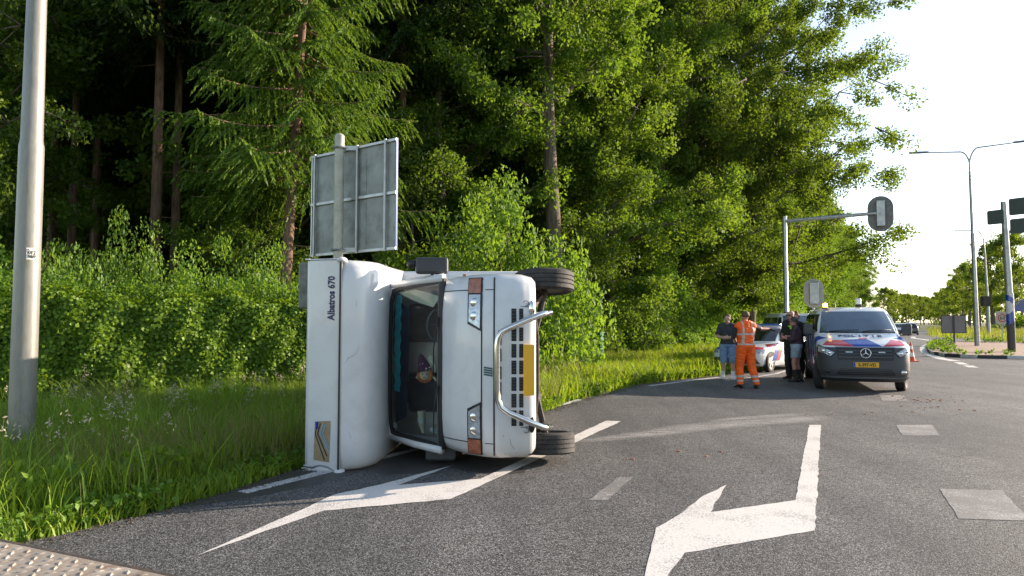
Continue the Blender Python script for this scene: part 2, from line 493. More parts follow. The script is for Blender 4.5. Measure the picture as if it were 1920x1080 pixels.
band([(55, 85), (47.5, 77.0), (46.0, 74.5)], 0.2, m=M_edge, name='edge_line')

# scrape left by the sliding motorhome, and fluid that ran out of it
def scuff_mat():
    m, nt, b = _nt('pale_scrape'); L = nt.links
    tc = N(nt, 'ShaderNodeTexCoord')
    mp = N(nt, 'ShaderNodeMapping'); mp.inputs['Rotation'].default_value = (0, 0, R(-27)); mp.inputs['Scale'].default_value = (1.2, 12, 1)
    L.new(tc.outputs['Object'], mp.inputs[0])
    n = N(nt, 'ShaderNodeTexNoise', Scale=1.6, Detail=8.0, Roughness=0.75); L.new(mp.outputs[0], n.inputs[0])
    n2 = N(nt, 'ShaderNodeTexNoise', Scale=80.0, Detail=2.0); L.new(tc.outputs['Object'], n2.inputs[0])
    ad = N(nt, 'ShaderNodeMath', operation='MULTIPLY_ADD'); ad.inputs[1].default_value = 0.35; L.new(n2.outputs['Fac'], ad.inputs[0]); L.new(n.outputs['Fac'], ad.inputs[2])
    r = ramp(nt, [(0.56, (0, 0, 0)), (0.80, (0.6, 0.6, 0.6))], ad.outputs[0])
    at = N(nt, 'ShaderNodeAttribute', attribute_name='fade')
    mu = N(nt, 'ShaderNodeMath', operation='MULTIPLY'); L.new(r.outputs[0], mu.inputs[0]); L.new(at.outputs['Fac'], mu.inputs[1])
    L.new(mu.outputs[0], b.inputs['Alpha'])
    b.inputs['Base Color'].default_value = (0.60, 0.58, 0.56, 1); b.inputs['Roughness'].default_value = 0.85
    return m
def strip(path, widths, m, name, z, label=None):
    P = [Vector(p) for p in path]; V = []; A = []; Fc = []
    K = 5
    for i, p in enumerate(P):
        t = (P[min(i + 1, len(P) - 1)] - P[max(i - 1, 0)]).normalized(); n = Vector((-t.y, t.x))
        for k in range(K):
            u = k / (K - 1) * 2 - 1; q = p + n * u * widths[i] / 2
            V.append((q.x, q.y, z)); A.append((1 - abs(u) ** 2) * (0 if i in (0, len(P) - 1) else 1))
    for i in range(len(P) - 1):
        for k in range(K - 1):
            Fc.append((i * K + k, (i + 1) * K + k, (i + 1) * K + k + 1, i * K + k + 1))
    me = bpy.data.meshes.new(name); me.from_pydata(V, [], Fc); me.materials.append(m)
    at = me.attributes.new('fade', 'FLOAT', 'POINT'); at.data.foreach_set('value', A)
    return link(name, me, road, label=label)
M_scuff = scuff_mat()
strip([(0.7, 9.15), (1.3, 9.45), (2.1, 9.95), (2.75, 10.45), (3.8, 10.95), (4.9, 11.4), (5.4, 11.6)], [0.15, 0.4, 0.6, 0.8, 0.75, 0.7, 0.4], M_scuff, 'scrape_mark', 0.0045, 'long pale scrape across the lane')
strip([(3.0, 11.0), (3.7, 11.4), (4.6, 11.75), (5.3, 12.1)], [0.2, 0.3, 0.35, 0.2], M_scuff, 'scrape_mark', 0.0058, 'short pale scratch beyond the long scrape')
def wet_mat():
    m, nt, b = _nt('spilled_fluid'); L = nt.links
    tc = N(nt, 'ShaderNodeTexCoord')
    n = N(nt, 'ShaderNodeTexNoise', Scale=70.0, Detail=3.0); L.new(tc.outputs['Object'], n.inputs[0])
    r = ramp(nt, [(0.3, (0.03, 0.03, 0.032)), (0.7, (0.075, 0.074, 0.073))], n.outputs['Fac']); L.new(r.outputs[0], b.inputs['Base Color'])
    b.inputs['Roughness'].default_value = 0.5
    bp = N(nt, 'ShaderNodeBump', Strength=0.5, Distance=0.004); L.new(n.outputs['Fac'], bp.inputs['Height']); L.new(bp.outputs[0], b.inputs['Normal'])
    return m
M_wet = wet_mat()
mark([(-2.95, 5.95), (-2.5, 6.22), (-2.1, 6.62), (-1.75, 7.1), (-1.62, 7.5), (-1.35, 7.25), (-0.95, 7.35), (-0.7, 7.6), (-0.2, 7.25), (0.15, 7.35), (0.1, 8.2), (-1.2, 8.4), (-1.75, 8.3), (-2.1, 7.75), (-2.45, 7.15), (-2.66, 6.6)], M_wet, 'wet_patch', z=0.0016, jag=0.02, label='dark wet patch of leaked fluid beside the motorhome')
# grit, crumbs of soil and dead leaves on the edge of the asphalt, and a few cracks in it
M_grit = mat('edge_grit', (.075, .06, .045), .9, var=.6, scale=30)
gv = []; gf = []
for k in range(5200):
    y = random.uniform(3.6, 24); x = _ip(lsort, y) + abs(random.gauss(0, .16)) - .03
    a = random.uniform(.003, .013) * (1.6 if random.random() < .12 else 1); r0 = random.uniform(0, 6.28); o_ = len(gv)
    for q in range(4): gv.append((x + a * math.cos(r0 + q * 1.57) * random.uniform(.7, 1.3), y + a * math.sin(r0 + q * 1.57) * random.uniform(.6, 1.2), .004))
    gv.append((x, y, .004 + a * .7)); gf += [(o_, o_ + 1, o_ + 4), (o_ + 1, o_ + 2, o_ + 4), (o_ + 2, o_ + 3, o_ + 4), (o_ + 3, o_, o_ + 4)]
gm = bpy.data.meshes.new('grit'); gm.from_pydata(gv, [], gf); gm.materials.append(M_grit); link('grit', gm, road, kind='stuff', label='soil crumbs and grit along the edge of the asphalt')
M_crack = mat('crack_dark', (.03, .03, .03), .9)
def crack(p0, p1, n, wob, w):
    P = []
    for k in range(n + 1):
        q = Vector(p0).lerp(Vector(p1), k / n); P.append((q.x + random.gauss(0, wob), q.y + random.gauss(0, wob)))
    band(P, w, m=M_crack, name='crack', jag=.002, z=.0022)
crack((3.2, 7.4), (6.2, 8.6), 26, .03, .007); crack((-.2, 5.2), (1.0, 6.1), 14, .02, .005); crack((7.5, 11.9), (11.0, 12.6), 20, .04, .012); crack((9.8, 14.6), (16.0, 15.4), 24, .05, .02)
# small rust coloured plastic debris
M_rust = mat('orange_debris', (0.45, 0.16, 0.07), 0.7)
deb = MB()
for cx, cyy, n, s in [(8.3, 14.0, 26, .45), (8.6, 14.7, 18, .5), (7.3, 12.9, 10, .5), (8.0, 12.7, 6, .3), (2.2, 8.4, 3, .2), (1.4, 8.0, 2, .1), (5.9, 11.9, 8, .5)]:
    for k in range(n):
        x, y = random.gauss(cx, s), random.gauss(cyy, s * .5); a = random.uniform(.008, .022); r0 = random.uniform(0, 6.28)
        deb.box((0, 0, a * .3 + 0.004), (a * 2, a, a * .6), Matrix.Translation((x, y, 0)) @ Matrix.Rotation(r0, 4, 'Z'))
deb.obj('debris', M_rust, road, smooth=None, kind='stuff', label='orange plastic crumbs scattered on the asphalt')

# traffic island: brick paving inside a kerb of black and white stones
isl = [(31.3, 50.6), (28.6, 46.8), (26.1, 42.6), (23.2, 38.1), (21.2, 34.6), (20.2, 31.9), (20.6, 30.3), (22.5, 29.4), (26, 29.0), (33, 28.8), (44, 29.5), (44, 36), (39, 44), (35.5, 50.5), (33.3, 52.0)]
pv = MB(); inn = []
cxm = sum(p[0] for p in isl) / len(isl); cym = sum(p[1] for p in isl) / len(isl)
for x, y in isl:
    d = Vector((cxm - x, cym - y)).normalized() * 0.2; inn.append((x + d.x, y + d.y))
pv.prism(inn, -0.01, 0.13)
island = pv.obj('traffic_island', M_brick, smooth=None, kind='structure')
M_kb = mat('kerb_black', (0.035, 0.035, 0.04), .7, var=.3); M_kw = mat('kerb_white', (0.55, 0.55, 0.53), .7, var=.2, dirt=(.1, .1, .09))
kk = 0
for a, b in zip(isl, isl[1:] + isl[:1]):
    a, b = Vector(a), Vector(b); n = max(1, round((b - a).length / 0.95)); t = (b - a).normalized()
    front = (a.y < 35 and b.y < 35)
    for k in range(n):
        p = a.lerp(b, (k + .5) / n); kk += 1
        ks = MB(); ks.box((0, 0, .07), ((b - a).length / n - .015, .2, .16), Matrix.Translation((p.x, p.y, 0)) @ Matrix.Rotation(math.atan2(t.y, t.x), 4, 'Z'))
        ks.obj('kerb_stone', M_kw if (front and kk % 2) else M_kb, island, smooth=None, bevel=.02)
# ------------------------------------------------------------------ foliage helpers
def leaf_quads(C, size, up=0.35, aspect=0.55, rg=rng, nrm=None, nk=0.6):
    """folded rhombic leaves at centres C; size scalar or array"""
    n = len(C)
    a = rg.normal(size=(n, 3)); a[:, 2] -= 0.25
    a /= np.linalg.norm(a, axis=1)[:, None]
    m = rg.normal(size=(n, 3)); m[:, 2] += up * 2
    if nrm is not None: m = m * (1 - nk) + nrm * nk * 1.8
    m -= a * np.sum(m * a, axis=1)[:, None]
    m /= np.linalg.norm(m, axis=1)[:, None]
    b = np.cross(m, a)
    s = (np.full(n, size) if np.isscalar(size) else size) * rg.uniform(.65, 1.35, n)
    s = s[:, None]
    V = np.empty((n, 4, 3))
    V[:, 0] = C - a * s * .5
    V[:, 1] = C + b * s * .5 * aspect + m * s * .12 - a * s * .05
    V[:, 2] = C + a * s * .5
    V[:, 3] = C - b * s * .5 * aspect + m * s * .12 - a * s * .05
    F = np.arange(n * 4).reshape(n, 4)
    return V.reshape(-1, 3), F
def clump_points(cent, rad, per, rg=rng, flat=0.6):
    n = len(cent)
    d = rg.normal(size=(n, per, 3)); d /= np.linalg.norm(d, axis=2)[:, :, None]
    r = rg.uniform(0, 1, (n, per, 1)) ** 0.4
    d = d * r * np.asarray(rad)[:, None, None]
    d[:, :, 2] *= flat
    return (cent[:, None, :] + d).reshape(-1, 3)

def broadleaf(seed, H, r0, base, Rc, nclump, per, leaf, m_leaf, m_bark, top=1.0, droop=0.0, spread=.34, flat=.9, clump_r=(.40, .85), vis=1.0, fork=False):
    """returns trunk mesh (trunk and limbs) and crown mesh"""
    rd_ = random.Random(seed); rg = np.random.default_rng(seed)
    mb = MB()
    lean = [rd_.uniform(-.02, .02), rd_.uniform(-.02, .02)]
    def axis(z): return Vector((lean[0] * z + .12 * math.sin(z * .5 + seed), lean[1] * z + .12 * math.cos(z * .43 + seed), z))
    zs = [0, .25, .6, 1.2] + [H * k / 10 for k in range(1, 10)]
    zs = sorted(set(z for z in zs if z <= H * .92))
    mb.tube([axis(z) for z in zs], [r0 * (1.45 if z == 0 else 1.18 if z < .4 else 1.04 if z < .8 else 1) * (1 - .85 * z / H) for z in zs], 10)
    cents = []; rads = []
    nl = int(26 * vis)
    for i in range(nl):
        u = (i + rd_.random()) / nl
        z = base + (H * .93 - base) * u
        az = i * 2.399 + rd_.uniform(-.4, .4)
        prof = (math.sin(math.pi * min(1, (u * .8 + .22))) ** .6) * top + .12
        Ln = Rc * prof * rd_.uniform(.75, 1.1)
        p = axis(z); el = R(rd_.uniform(5, 42) + 32 * u)
        d = Vector((math.cos(az) * math.cos(el), math.sin(az) * math.cos(el), math.sin(el)))
        pts = [p]; K = 5
        for k in range(K):
            d = (d + Vector((rd_.uniform(-.18, .18), rd_.uniform(-.18, .18), rd_.uniform(-.1, .12) - droop * .13))).normalized()
            pts.append(pts[-1] + d * Ln / K)
        rr = max(.025, r0 * (1 - .85 * z / H) * .42)
        mb.tube(pts, [rr * (1 - .94 * k / K) for k in range(K + 1)], 6)
        for k in range(1, K + 1):
            for q in range(3):
                a2 = rd_.uniform(0, 6.28); l2 = Ln * rd_.uniform(.10, spread)
                e = pts[k] + Vector((math.cos(a2), math.sin(a2), rd_.uniform(-.7, .6) - droop * .5)) * l2
                if q < 2: mb.tube([pts[k], (pts[k] + e) / 2 + Vector((0, 0, .08)), e], [rr * .35, rr * .25, .008], 4)
                cents.append(e); rads.append(rd_.uniform(*clump_r))
                if k > 2: cents.append((pts[k] * .4 + e * .6)); rads.append(rd_.uniform(*clump_r) * .8)
    cents = np.array([tuple(c) for c in cents]); rads = np.array(rads)
    idx = rg.permutation(len(cents))[:nclump]
    C = clump_points(cents[idx], rads[idx], per, rg, flat)
    nr = C - np.repeat(cents[idx], per, axis=0); nr /= np.linalg.norm(nr, axis=1)[:, None] + 1e-6; nr[:, 2] += .35
    V, F = leaf_quads(C, leaf, rg=rg, nrm=nr, nk=.5)
    return mb.mesh('trunk', m_bark, 180), npmesh('crown', V, F, m_leaf)

def spruce(seed, H, r0, base, Rc, m_leaf, m_bark, nb=125, leaf=.15, lean=(0, 0), stubs=10):
    rd_ = random.Random(seed); rg = np.random.default_rng(seed)
    mb = MB()
    def axis(z): return Vector((lean[0] * z, lean[1] * z, z))
    zs = [0, .3] + [H * k / 8 for k in range(1, 9)]
    mb.tube([axis(z) for z in zs], [r0 * (1.25 if z == 0 else 1) * (1 - .9 * z / H) for z in zs], 10)
    for i in range(stubs):
        z = rd_.uniform(1.5, base); a = rd_.uniform(0, 6.28); l = rd_.uniform(.3, 1.1)
        p = axis(z); mb.tube([p, p + Vector((math.cos(a) * l, math.sin(a) * l, -.1 * l))], [.022, .008], 4)
    P = []; A = []
    for i in range(nb):
        u = (i + rd_.random()) / nb
        z = base + (H - base) * u; az = i * 2.399 + rd_.uniform(-.3, .3)
        Ln = Rc * (1 - u) ** .75 * rd_.uniform(.7, 1.1) + .25
        d0 = Vector((math.cos(az), math.sin(az), 0)); side = Vector((-d0.y, d0.x, 0))
        pts = []
        for k in range(7):
            t = k / 6
            pts.append(axis(z) + d0 * Ln * t + Vector((0, 0, (-.28 * t + .06 * t * t * t * 2.2) * Ln * (1.1 - .8 * u))))
        mb.tube(pts, [max(.006, .045 * (1 - u * .6) * (1 - .85 * k / 6)) for k in range(7)], 5)
        for k in range(24):
            t = .12 + .88 * (k + rd_.random()) / 24
            j = min(5, int(t * 6)); p = pts[j].lerp(pts[j + 1], t * 6 - j)
            for sgn in (-1, 1):
                tl = Ln * .30 * (1.15 - t * .75) * rd_.uniform(.6, 1.2) + .12
                tip = p + side * sgn * tl * .7 + d0 * tl * .55 + Vector((0, 0, -tl * rd_.uniform(.4, 1.15)))
                m = max(4, int(tl / .035))
                for q in range(m):
                    s = (q + rd_.random()) / m
                    P.append(tuple(p.lerp(tip, s) + Vector((0, 0, .10 * tl * math.sin(s * 3.14)))))
                    dv = (tip - p).normalized(); A.append(tuple(dv))
    P = np.array(P); A = np.array(A); n = len(P)
    a = A * 1.0 + rg.normal(size=(n, 3)) * .42; a[:, 2] -= .12; a /= np.linalg.norm(a, axis=1)[:, None]
    m = rg.normal(size=(n, 3)); m[:, 2] += 1.2; m -= a * np.sum(m * a, axis=1)[:, None]; m /= np.linalg.norm(m, axis=1)[:, None]
    b = np.cross(m, a); s = (leaf * rg.uniform(.7, 1.3, n))[:, None]
    V = np.empty((n, 4, 3)); V[:, 0] = P - a * s * .35; V[:, 1] = P + b * s * .17; V[:, 2] = P + a * s * .65; V[:, 3] = P - b * s * .17
    return mb.mesh('trunk', m_bark, 180), npmesh('crown', V.reshape(-1, 3), np.arange(n * 4).reshape(n, 4), m_leaf)

def shrub_mesh(seed, Rx, Rz, nclump, per, leaf, m_leaf, m_bark, clump=(.25, .5)):
    rd_ = random.Random(seed); rg = np.random.default_rng(seed); mb = MB(); cents = []; rads = []
    for i in range(nclump):
        a = rd_.uniform(0, 6.28); e = math.asin(rd_.uniform(0, 1)); rr = rd_.uniform(.55, 1.0)
        wob = 1 + .22 * math.sin(a * 3 + seed) + .15 * math.sin(e * 5 + a * 2)
        c = Vector((math.cos(a) * math.cos(e) * Rx, math.sin(a) * math.cos(e) * Rx, math.sin(e) * Rz)) * rr * wob
        cents.append(tuple(c)); rads.append(rd_.uniform(*clump))
        if i % 6 == 0:
            mb.tube([(c.x * .1, c.y * .1, 0), (c.x * .45, c.y * .45, c.z * .6), tuple(c)], [.03, .018, .006], 4)
    C = clump_points(np.array(cents), np.array(rads), per, rg, .8)
    C[:, 2] = np.abs(C[:, 2])
    nr = C / np.linalg.norm(C + 1e-6, axis=1)[:, None]
    V, F = leaf_quads(C, leaf, rg=rg, nrm=nr, nk=.35)
    return mb.mesh('stem', m_bark, 180), npmesh('foliage', V, F, m_leaf)

def bark_mat(name, c1, c2, sc=(14, 14, 2.2)):
    m, nt, b = _nt(name); L = nt.links
    tc = N(nt, 'ShaderNodeTexCoord'); mp = N(nt, 'ShaderNodeMapping'); mp.inputs['Scale'].default_value = sc
    L.new(tc.outputs['Object'], mp.inputs[0])
    n = N(nt, 'ShaderNodeTexNoise', Scale=1.0, Detail=8.0, Roughness=0.7); L.new(mp.outputs[0], n.inputs[0])
    r = ramp(nt, [(0.35, c1), (0.65, c2)], n.outputs['Fac']); L.new(r.outputs[0], b.inputs['Base Color'])
    b.inputs['Roughness'].default_value = .9
    bp = N(nt, 'ShaderNodeBump', Strength=.9, Distance=.03); L.new(n.outputs['Fac'], bp.inputs['Height']); L.new(bp.outputs[0], b.inputs['Normal'])
    return m
M_bark = bark_mat('oak_bark', (.055, .042, .03), (.19, .15, .11))
M_pbark = bark_mat('spruce_bark', (.09, .052, .035), (.26, .16, .11))
L_oak = leaf_mat('oak_leaves', (.036, .088, .010), (.125, .21, .020), (.28, .43, .02))
L_oak2 = leaf_mat('beech_leaves', (.042, .094, .010), (.14, .215, .020), (.30, .43, .02))
L_bri = leaf_mat('bright_leaves', (.055, .135, .012), (.14, .255, .025), (.30, .50, .02))
L_spr = leaf_mat('spruce_needles', (.040, .095, .012), (.115, .19, .020), (.26, .40, .02), tmix=.35, gloss=.015)
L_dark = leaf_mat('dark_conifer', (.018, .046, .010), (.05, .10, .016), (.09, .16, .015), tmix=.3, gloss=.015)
L_ivy = leaf_mat('ivy_leaves', (.06, .135, .010), (.21, .34, .022), (.44, .60, .02), tmix=.35, gloss=.02)
L_ave = leaf_mat('avenue_leaves', (.06, .11, .010), (.15, .21, .02), (.34, .44, .02))

def plant(meshes, names, nm, label, cat, loc, rz, sc, group=None):
    t = thing(nm, label, cat, loc, rz, group)
    t.scale = sc if hasattr(sc, '__len__') else (sc,) * 3
    for me, n2 in zip(meshes, names): link(n2, me, t)
    return t
TC = ('trunk', 'crown')
OAK = [broadleaf(11, 21, .33, 3.2, 5.6, 600, 130, .16, L_oak, M_bark),
       broadleaf(12, 22, .36, 5.0, 6.0, 600, 130, .16, L_oak, M_bark),
       broadleaf(13, 20, .30, 2.0, 5.2, 600, 130, .155, L_oak2, M_bark, droop=.3)]
OAKT = broadleaf(14, 23, .36, 8.5, 5.6, 600, 130, .16, L_oak, M_bark)
BEECH = broadleaf(21, 25, .42, 3.2, 9.2, 1300, 130, .185, L_oak2, M_bark, droop=.5, spread=.24, clump_r=(.5, 1.05), vis=2.1)
SPR = spruce(31, 20, .19, 5.2, 3.9, L_spr, M_pbark, lean=(.055, .0))
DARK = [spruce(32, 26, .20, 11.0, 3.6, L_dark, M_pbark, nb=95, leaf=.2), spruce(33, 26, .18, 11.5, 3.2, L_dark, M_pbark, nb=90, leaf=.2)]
AVE = broadleaf(41, 15, .26, 4.2, 4.6, 150, 60, .32, L_ave, M_bark, clump_r=(.5, 1.0))
L_bush = leaf_mat('light_bush_leaves', (.075, .17, .018), (.19, .33, .04), (.38, .58, .03))
SHR = [shrub_mesh(51, 1.9, 2.6, 190, 110, .10, L_bush, M_bark), shrub_mesh(52, 1.8, 2.4, 130, 90, .12, L_oak, M_bark), shrub_mesh(53, 1.6, 1.5, 150, 170, .066, L_bush, M_bark)]
SN = ('stem', 'foliage')
SAP = [broadleaf(61, 9.5, .09, .7, 3.0, 300, 120, .13, L_oak, M_bark, clump_r=(.35, .7)), broadleaf(62, 8.5, .08, .5, 2.8, 300, 120, .12, L_bri, M_bark, clump_r=(.35, .7))]

# --- single trees that the photograph lets one tell apart
plant(SPR, TC, 'spruce_tree', 'leaning spruce with sunlit drooping branches behind the blank sign back', 'tree', (-6.35, 18.7, 0), 0.4, (.92, .92, 1.06))
plant(DARK[0], TC, 'spruce_tree', 'tall bare trunked conifer, front one of the close pair behind the brambles', 'tree', (-11.55, 22.0, 0), 0, 1)
plant(DARK[1], TC, 'spruce_tree', 'reddish lit conifer, rear one of the close pair behind the brambles', 'tree', (-12.0, 24.2, 0), 1.2, 1)
plant(DARK[1], TC, 'spruce_tree', 'thin conifer trunk in deep shade right of the lamp post', 'tree', (-16.2, 25.0, 0), 2.2, .95)
plant(DARK[0], TC, 'spruce_tree', 'conifer with bare upper trunk above the bright bush', 'tree', (-4.3, 26.5, 0), 3.2, 1.05)
plant(OAK[2], TC, 'oak_tree', 'yellow green leafy tree behind the lamp post at far left', 'tree', (-13.6, 15.2, 0), 0.7, (.62, .62, .8))
plant(OAKT, TC, 'oak_tree', 'thick trunked oak rising behind the wheels of the motorhome', 'tree', (1.65, 26.5, 0), 1.0, (1, 1, 1.05))
plant(OAK[0], TC, 'oak_tree', 'oak with ivied grey trunk standing at the grass right of the green cabinet', 'tree', (8.35, 37.5, 0), 0.3, 1)
plant(OAK[2], TC, 'oak_tree', 'slim leaning oak at the grass edge behind the man in denim shorts', 'tree', (13.4, 45.5, 0), 2.6, 1)
plant(BEECH, TC, 'beech_tree', 'huge spreading beech with long branches against the white sky', 'tree', (15.6, 45.0, 0), 2.2, (1, 1, 1))
plant(BEECH, TC, 'beech_tree', 'spreading beech with low hanging boughs left of the traffic signal mast', 'tree', (10.6, 40.5, 0), 4.4, (.82, .82, .95))
# --- front row of the wood
frow = [((-8.0, 27.5), 1, 1.0), ((-3.0, 28.0), 0, .95), ((4.6, 32.0), 2, 1.0), ((-18.6, 22.0), 0, 1.0), ((18.5, 54), 0, 1.0), ((22, 60), 1, 1.0), ((26, 67), 2, 1.05), ((31, 75), 0, 1.0), ((36.5, 84), 2, .95), ((42.5, 95), 1, .9), ((50, 108), 0, .85), ((59, 124), 2, .85), ((70, 145), 0, .85)]
flab = ['broadleaf tree with dark inner branches behind the brambles, right of the conifer pair', 'broadleaf tree in shade between the spruce and the bright bush', 'leafy oak behind the green cabinet',
        'dark leafy tree in the far left corner of the wood', 'first oak beyond the beech along the far roadside', 'second oak beyond the beech along the far roadside', 'third oak beyond the beech along the far roadside',
        'fourth oak beyond the beech along the far roadside', 'fifth oak beyond the beech along the far roadside', 'oak on the left of the far road, above the grey car', 'oak on the left of the far road behind the grey car',
        'small looking oak far down the left of the road', 'smallest looking oak at the far end of the left roadside']
for ((x, y), k, s), lb in zip(frow, flab):
    plant(OAK[k], TC, 'oak_tree', lb, 'tree', (x, y, 0), random.uniform(0, 6.28), (s * random.uniform(.95, 1.1), s, s), 'broadleaf trees along the edge of the wood')
und = [((-3.6, 25.0), 0, 1.0, 'understorey sapling in the shade left of the bright bush'), ((3.4, 28.9), 0, 1.0, 'dense young tree above the dark bush left of the cabinet'),
       ((5.9, 34.6), 1, 1.15, 'dense young tree above the rusty railing'), ((9.2, 40.0), 0, 1.1, 'young tree touching the right side of the ivied oak'), ((11.6, 43.2), 1, 1.2, 'yellow green young tree above the man in denim shorts'),
       ((15.0, 48.0), 0, 1.3, 'young tree behind the white police car'), ((18.4, 52.8), 1, 1.3, 'young tree behind the signal mast foot'), ((21.6, 57.6), 0, 1.4, 'young tree above the left part of the police van roof'),
       ((25.4, 64.0), 1, 1.4, 'young tree above the middle of the police van roof'), ((30.5, 71.5), 0, 1.5, 'young tree above the right part of the police van roof'), ((35.5, 79.0), 1, 1.5, 'young tree just right of the police van roof lamp'),
       ((-8.2, 21.0), 0, .75, 'shaded sapling behind the tallest bramble'), ((-15.6, 20.6), 0, .9, 'shaded sapling left of the conifer pair')]
for (x, y), k, s_, lb in und:
    plant(SAP[k], TC, 'young_tree', lb, 'tree', (x, y, 0), random.uniform(0, 6.28), s_, 'young trees along the edge of the wood')
for i, y in enumerate((118, 132, 150, 172, 198, 230, 270, 320)):
    plant(OAK[i % 3], TC, 'oak_tree', 'far oak closing the left side of the road in the distance', 'tree', (float(np.interp(y, [p[1] for p in edge], [p[0] for p in edge])) - 4.5, y, 0), i * 1.1, .9, 'far roadside oaks')
# --- trees deep in the wood
deep = []
for i in range(60):
    u = i / 59
    x = -26 + 46 * u + random.uniform(-1.5, 1.5); base_y = np.interp(x, [-26, -12, -4, 2, 9, 20], [25, 27, 30, 34, 47, 62])
    y = base_y + random.choice([0, 5, 11]) + random.uniform(0, 3)
    k = random.random()
    con = x < -1 and k < .75
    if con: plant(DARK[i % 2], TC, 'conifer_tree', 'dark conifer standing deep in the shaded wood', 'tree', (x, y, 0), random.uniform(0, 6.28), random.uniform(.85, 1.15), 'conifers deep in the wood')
    else: plant(OAK[i % 3], TC, 'broadleaf_tree', 'broadleaf tree standing deep in the wood behind the front row', 'tree', (x, y, 0), random.uniform(0, 6.28), random.uniform(.9, 1.2), 'broadleaf trees deep in the wood')
# far wood that reads as one mass, behind the trees above
nw = 2800
t = rng.uniform(0, 1, nw); bx = -40 + 75 * t; by = np.interp(bx, [-40, -12, 2, 10, 22, 40], [42, 46, 52, 66, 84, 112]) + rng.uniform(0, 6, nw)
C0 = np.stack([bx, by, 19 * rng.uniform(0.01, 1, nw) ** 1.3], 1)
Cw = clump_points(C0, rng.uniform(1.0, 2.0, nw), 60, rng, .9)
V, F = leaf_quads(Cw, .62)
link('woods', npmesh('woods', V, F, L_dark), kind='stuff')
# --- shrubs
sh = [((-.15, 20.5, 0), 0, (1.25, 1.1, 2.05), 'bright_bush', 'large rounded light green bush above the overturned motorhome'),
      ((3.0, 30.5, 0), 1, (1.0, 1, 1.0), 'bush', 'dark green bush left of the green utility cabinet'),
      ((1.6, 26.2, 0), 0, (.95, 1, 1.25), 'bush', 'sunlit bush beside the raised front wheel'),
      ((5.4, 33.5, 0), 0, (1.1, 1, 1.2), 'bush', 'leafy bush right of the green utility cabinet'),
      ((7.2, 38.6, 0), 1, (1.2, 1, 1.5), 'bush', 'bush wrapped around the left foot of the ivied oak'),
      ((9.8, 40.5, 0), 0, (1.2, 1, 1.6), 'bush', 'sunlit bush right of the ivied oak trunk'),
      ((12.1, 44.5, 0), 1, (1.3, 1, 1.5), 'bush', 'bush behind the man in denim shorts'),
      ((14.6, 46.8, 0), 0, (1.3, 1.2, 1.3), 'bush', 'bright bush behind the white police car'),
      ((18.0, 52.0, 0), 1, (1.5, 1.2, 1.5), 'bush', 'bush behind the foot of the traffic signal mast'),
      ((22.5, 58.0, 0), 0, (1.8, 1.3, 2.2), 'bush', 'yellow green bush seen above the roof of the police van'),
      ((27.5, 66.0, 0), 1, (1.9, 1.3, 2.2), 'bush', 'dark bush above the right end of the police van roof'),
      ((-2.2, 19.6, 0), 1, (1.0, 1, 1.55), 'bush', 'dark bush between the sign back and the bright bush'),
      ((-6.8, 19.5, 0), 1, (1.1, 1, 1.35), 'bush', 'shaded bush behind the leaning spruce trunk'),
      ((-9.6, 20.0, 0), 1, (1.2, 1, 1.1), 'bush', 'shaded bush at the foot of the conifer pair'),
      ((-11.9, 13.9, 0), 0, (.8, .8, 1.25), 'bush', 'sunlit bush behind the lamp post'),
      ((-1.0, 17.8, 0), 2, (1.1, 1, 1.0), 'bush', 'low bush behind the rear of the motorhome'),
      ((-9.9, 14.9, 0), 2, (1.0, .9, 1.75), 'bramble_bush', 'leftmost sunlit bramble rising above the ivy hedge'),
      ((-8.4, 14.6, 0), 2, (1.0, .8, 2.1), 'bramble_bush', 'tallest bramble above the middle of the ivy hedge'),
      ((-7.0, 15.4, 0), 2, (1.0, .9, 1.85), 'bramble_bush', 'bramble with pale blossom above the ivy hedge'),
      ((-5.7, 15.7, 0), 2, (.9, .8, 1.8), 'bramble_bush', 'bramble left of the leaning spruce trunk'),
      ((-4.4, 15.9, 0), 2, (.9, .8, 1.6), 'bramble_bush', 'rightmost bramble, beside the motorhome roof'),
      ((-11.6, 14.4, 0), 2, (1.0, .9, 1.8), 'bramble_bush', 'bramble behind the lamp post at the end of the hedge')]
for loc, k, s, nm, lb in sh:
    plant(SHR[k], SN, nm, lb, 'bush', loc, random.uniform(0, 6.28), s, 'shrubs along the edge of the wood')
# --- ivy hedge
hl = [(-12.6, 10.9), (-9.0, 11.6), (-7.6, 12.2), (-5.9, 13.3), (-4.3, 14.4), (-3.3, 15.3)]
def along(t):
    n = len(hl) - 1; k = min(n - 1, int(t * n)); a, b = Vector(hl[k]), Vector(hl[k + 1]); p = a.lerp(b, t * n - k); d = (b - a).normalized(); return p, Vector((d.y, -d.x))
ht = thing('ivy_hedge', 'long ivy covered hedge beside the roof of the motorhome', 'hedge', (0, 0, 0))
core = MB(); rings = []
for i in range(31):
    p, nrm = along(i / 30); q = p - nrm * 1.0; h = 1.92 + .06 * math.sin(i * 1.3)
    a = p - nrm * .12
    rings.append([(a.x, a.y, 0), (a.x, a.y, h - .1), (q.x, q.y, h - .1), (q.x, q.y, 0)])
core.loft(rings, True)
core.obj('stems', mat('hedge_stems', (.03, .032, .015), .9, var=.5, scale=12), ht, smooth=None)
n = 100000; tt = rng.uniform(0, 1, n); hz = np.where(rng.uniform(size=n) < .72, rng.uniform(.0, 2.0, n), 2.0)
C = np.empty((n, 3)); NR = np.empty((n, 3))
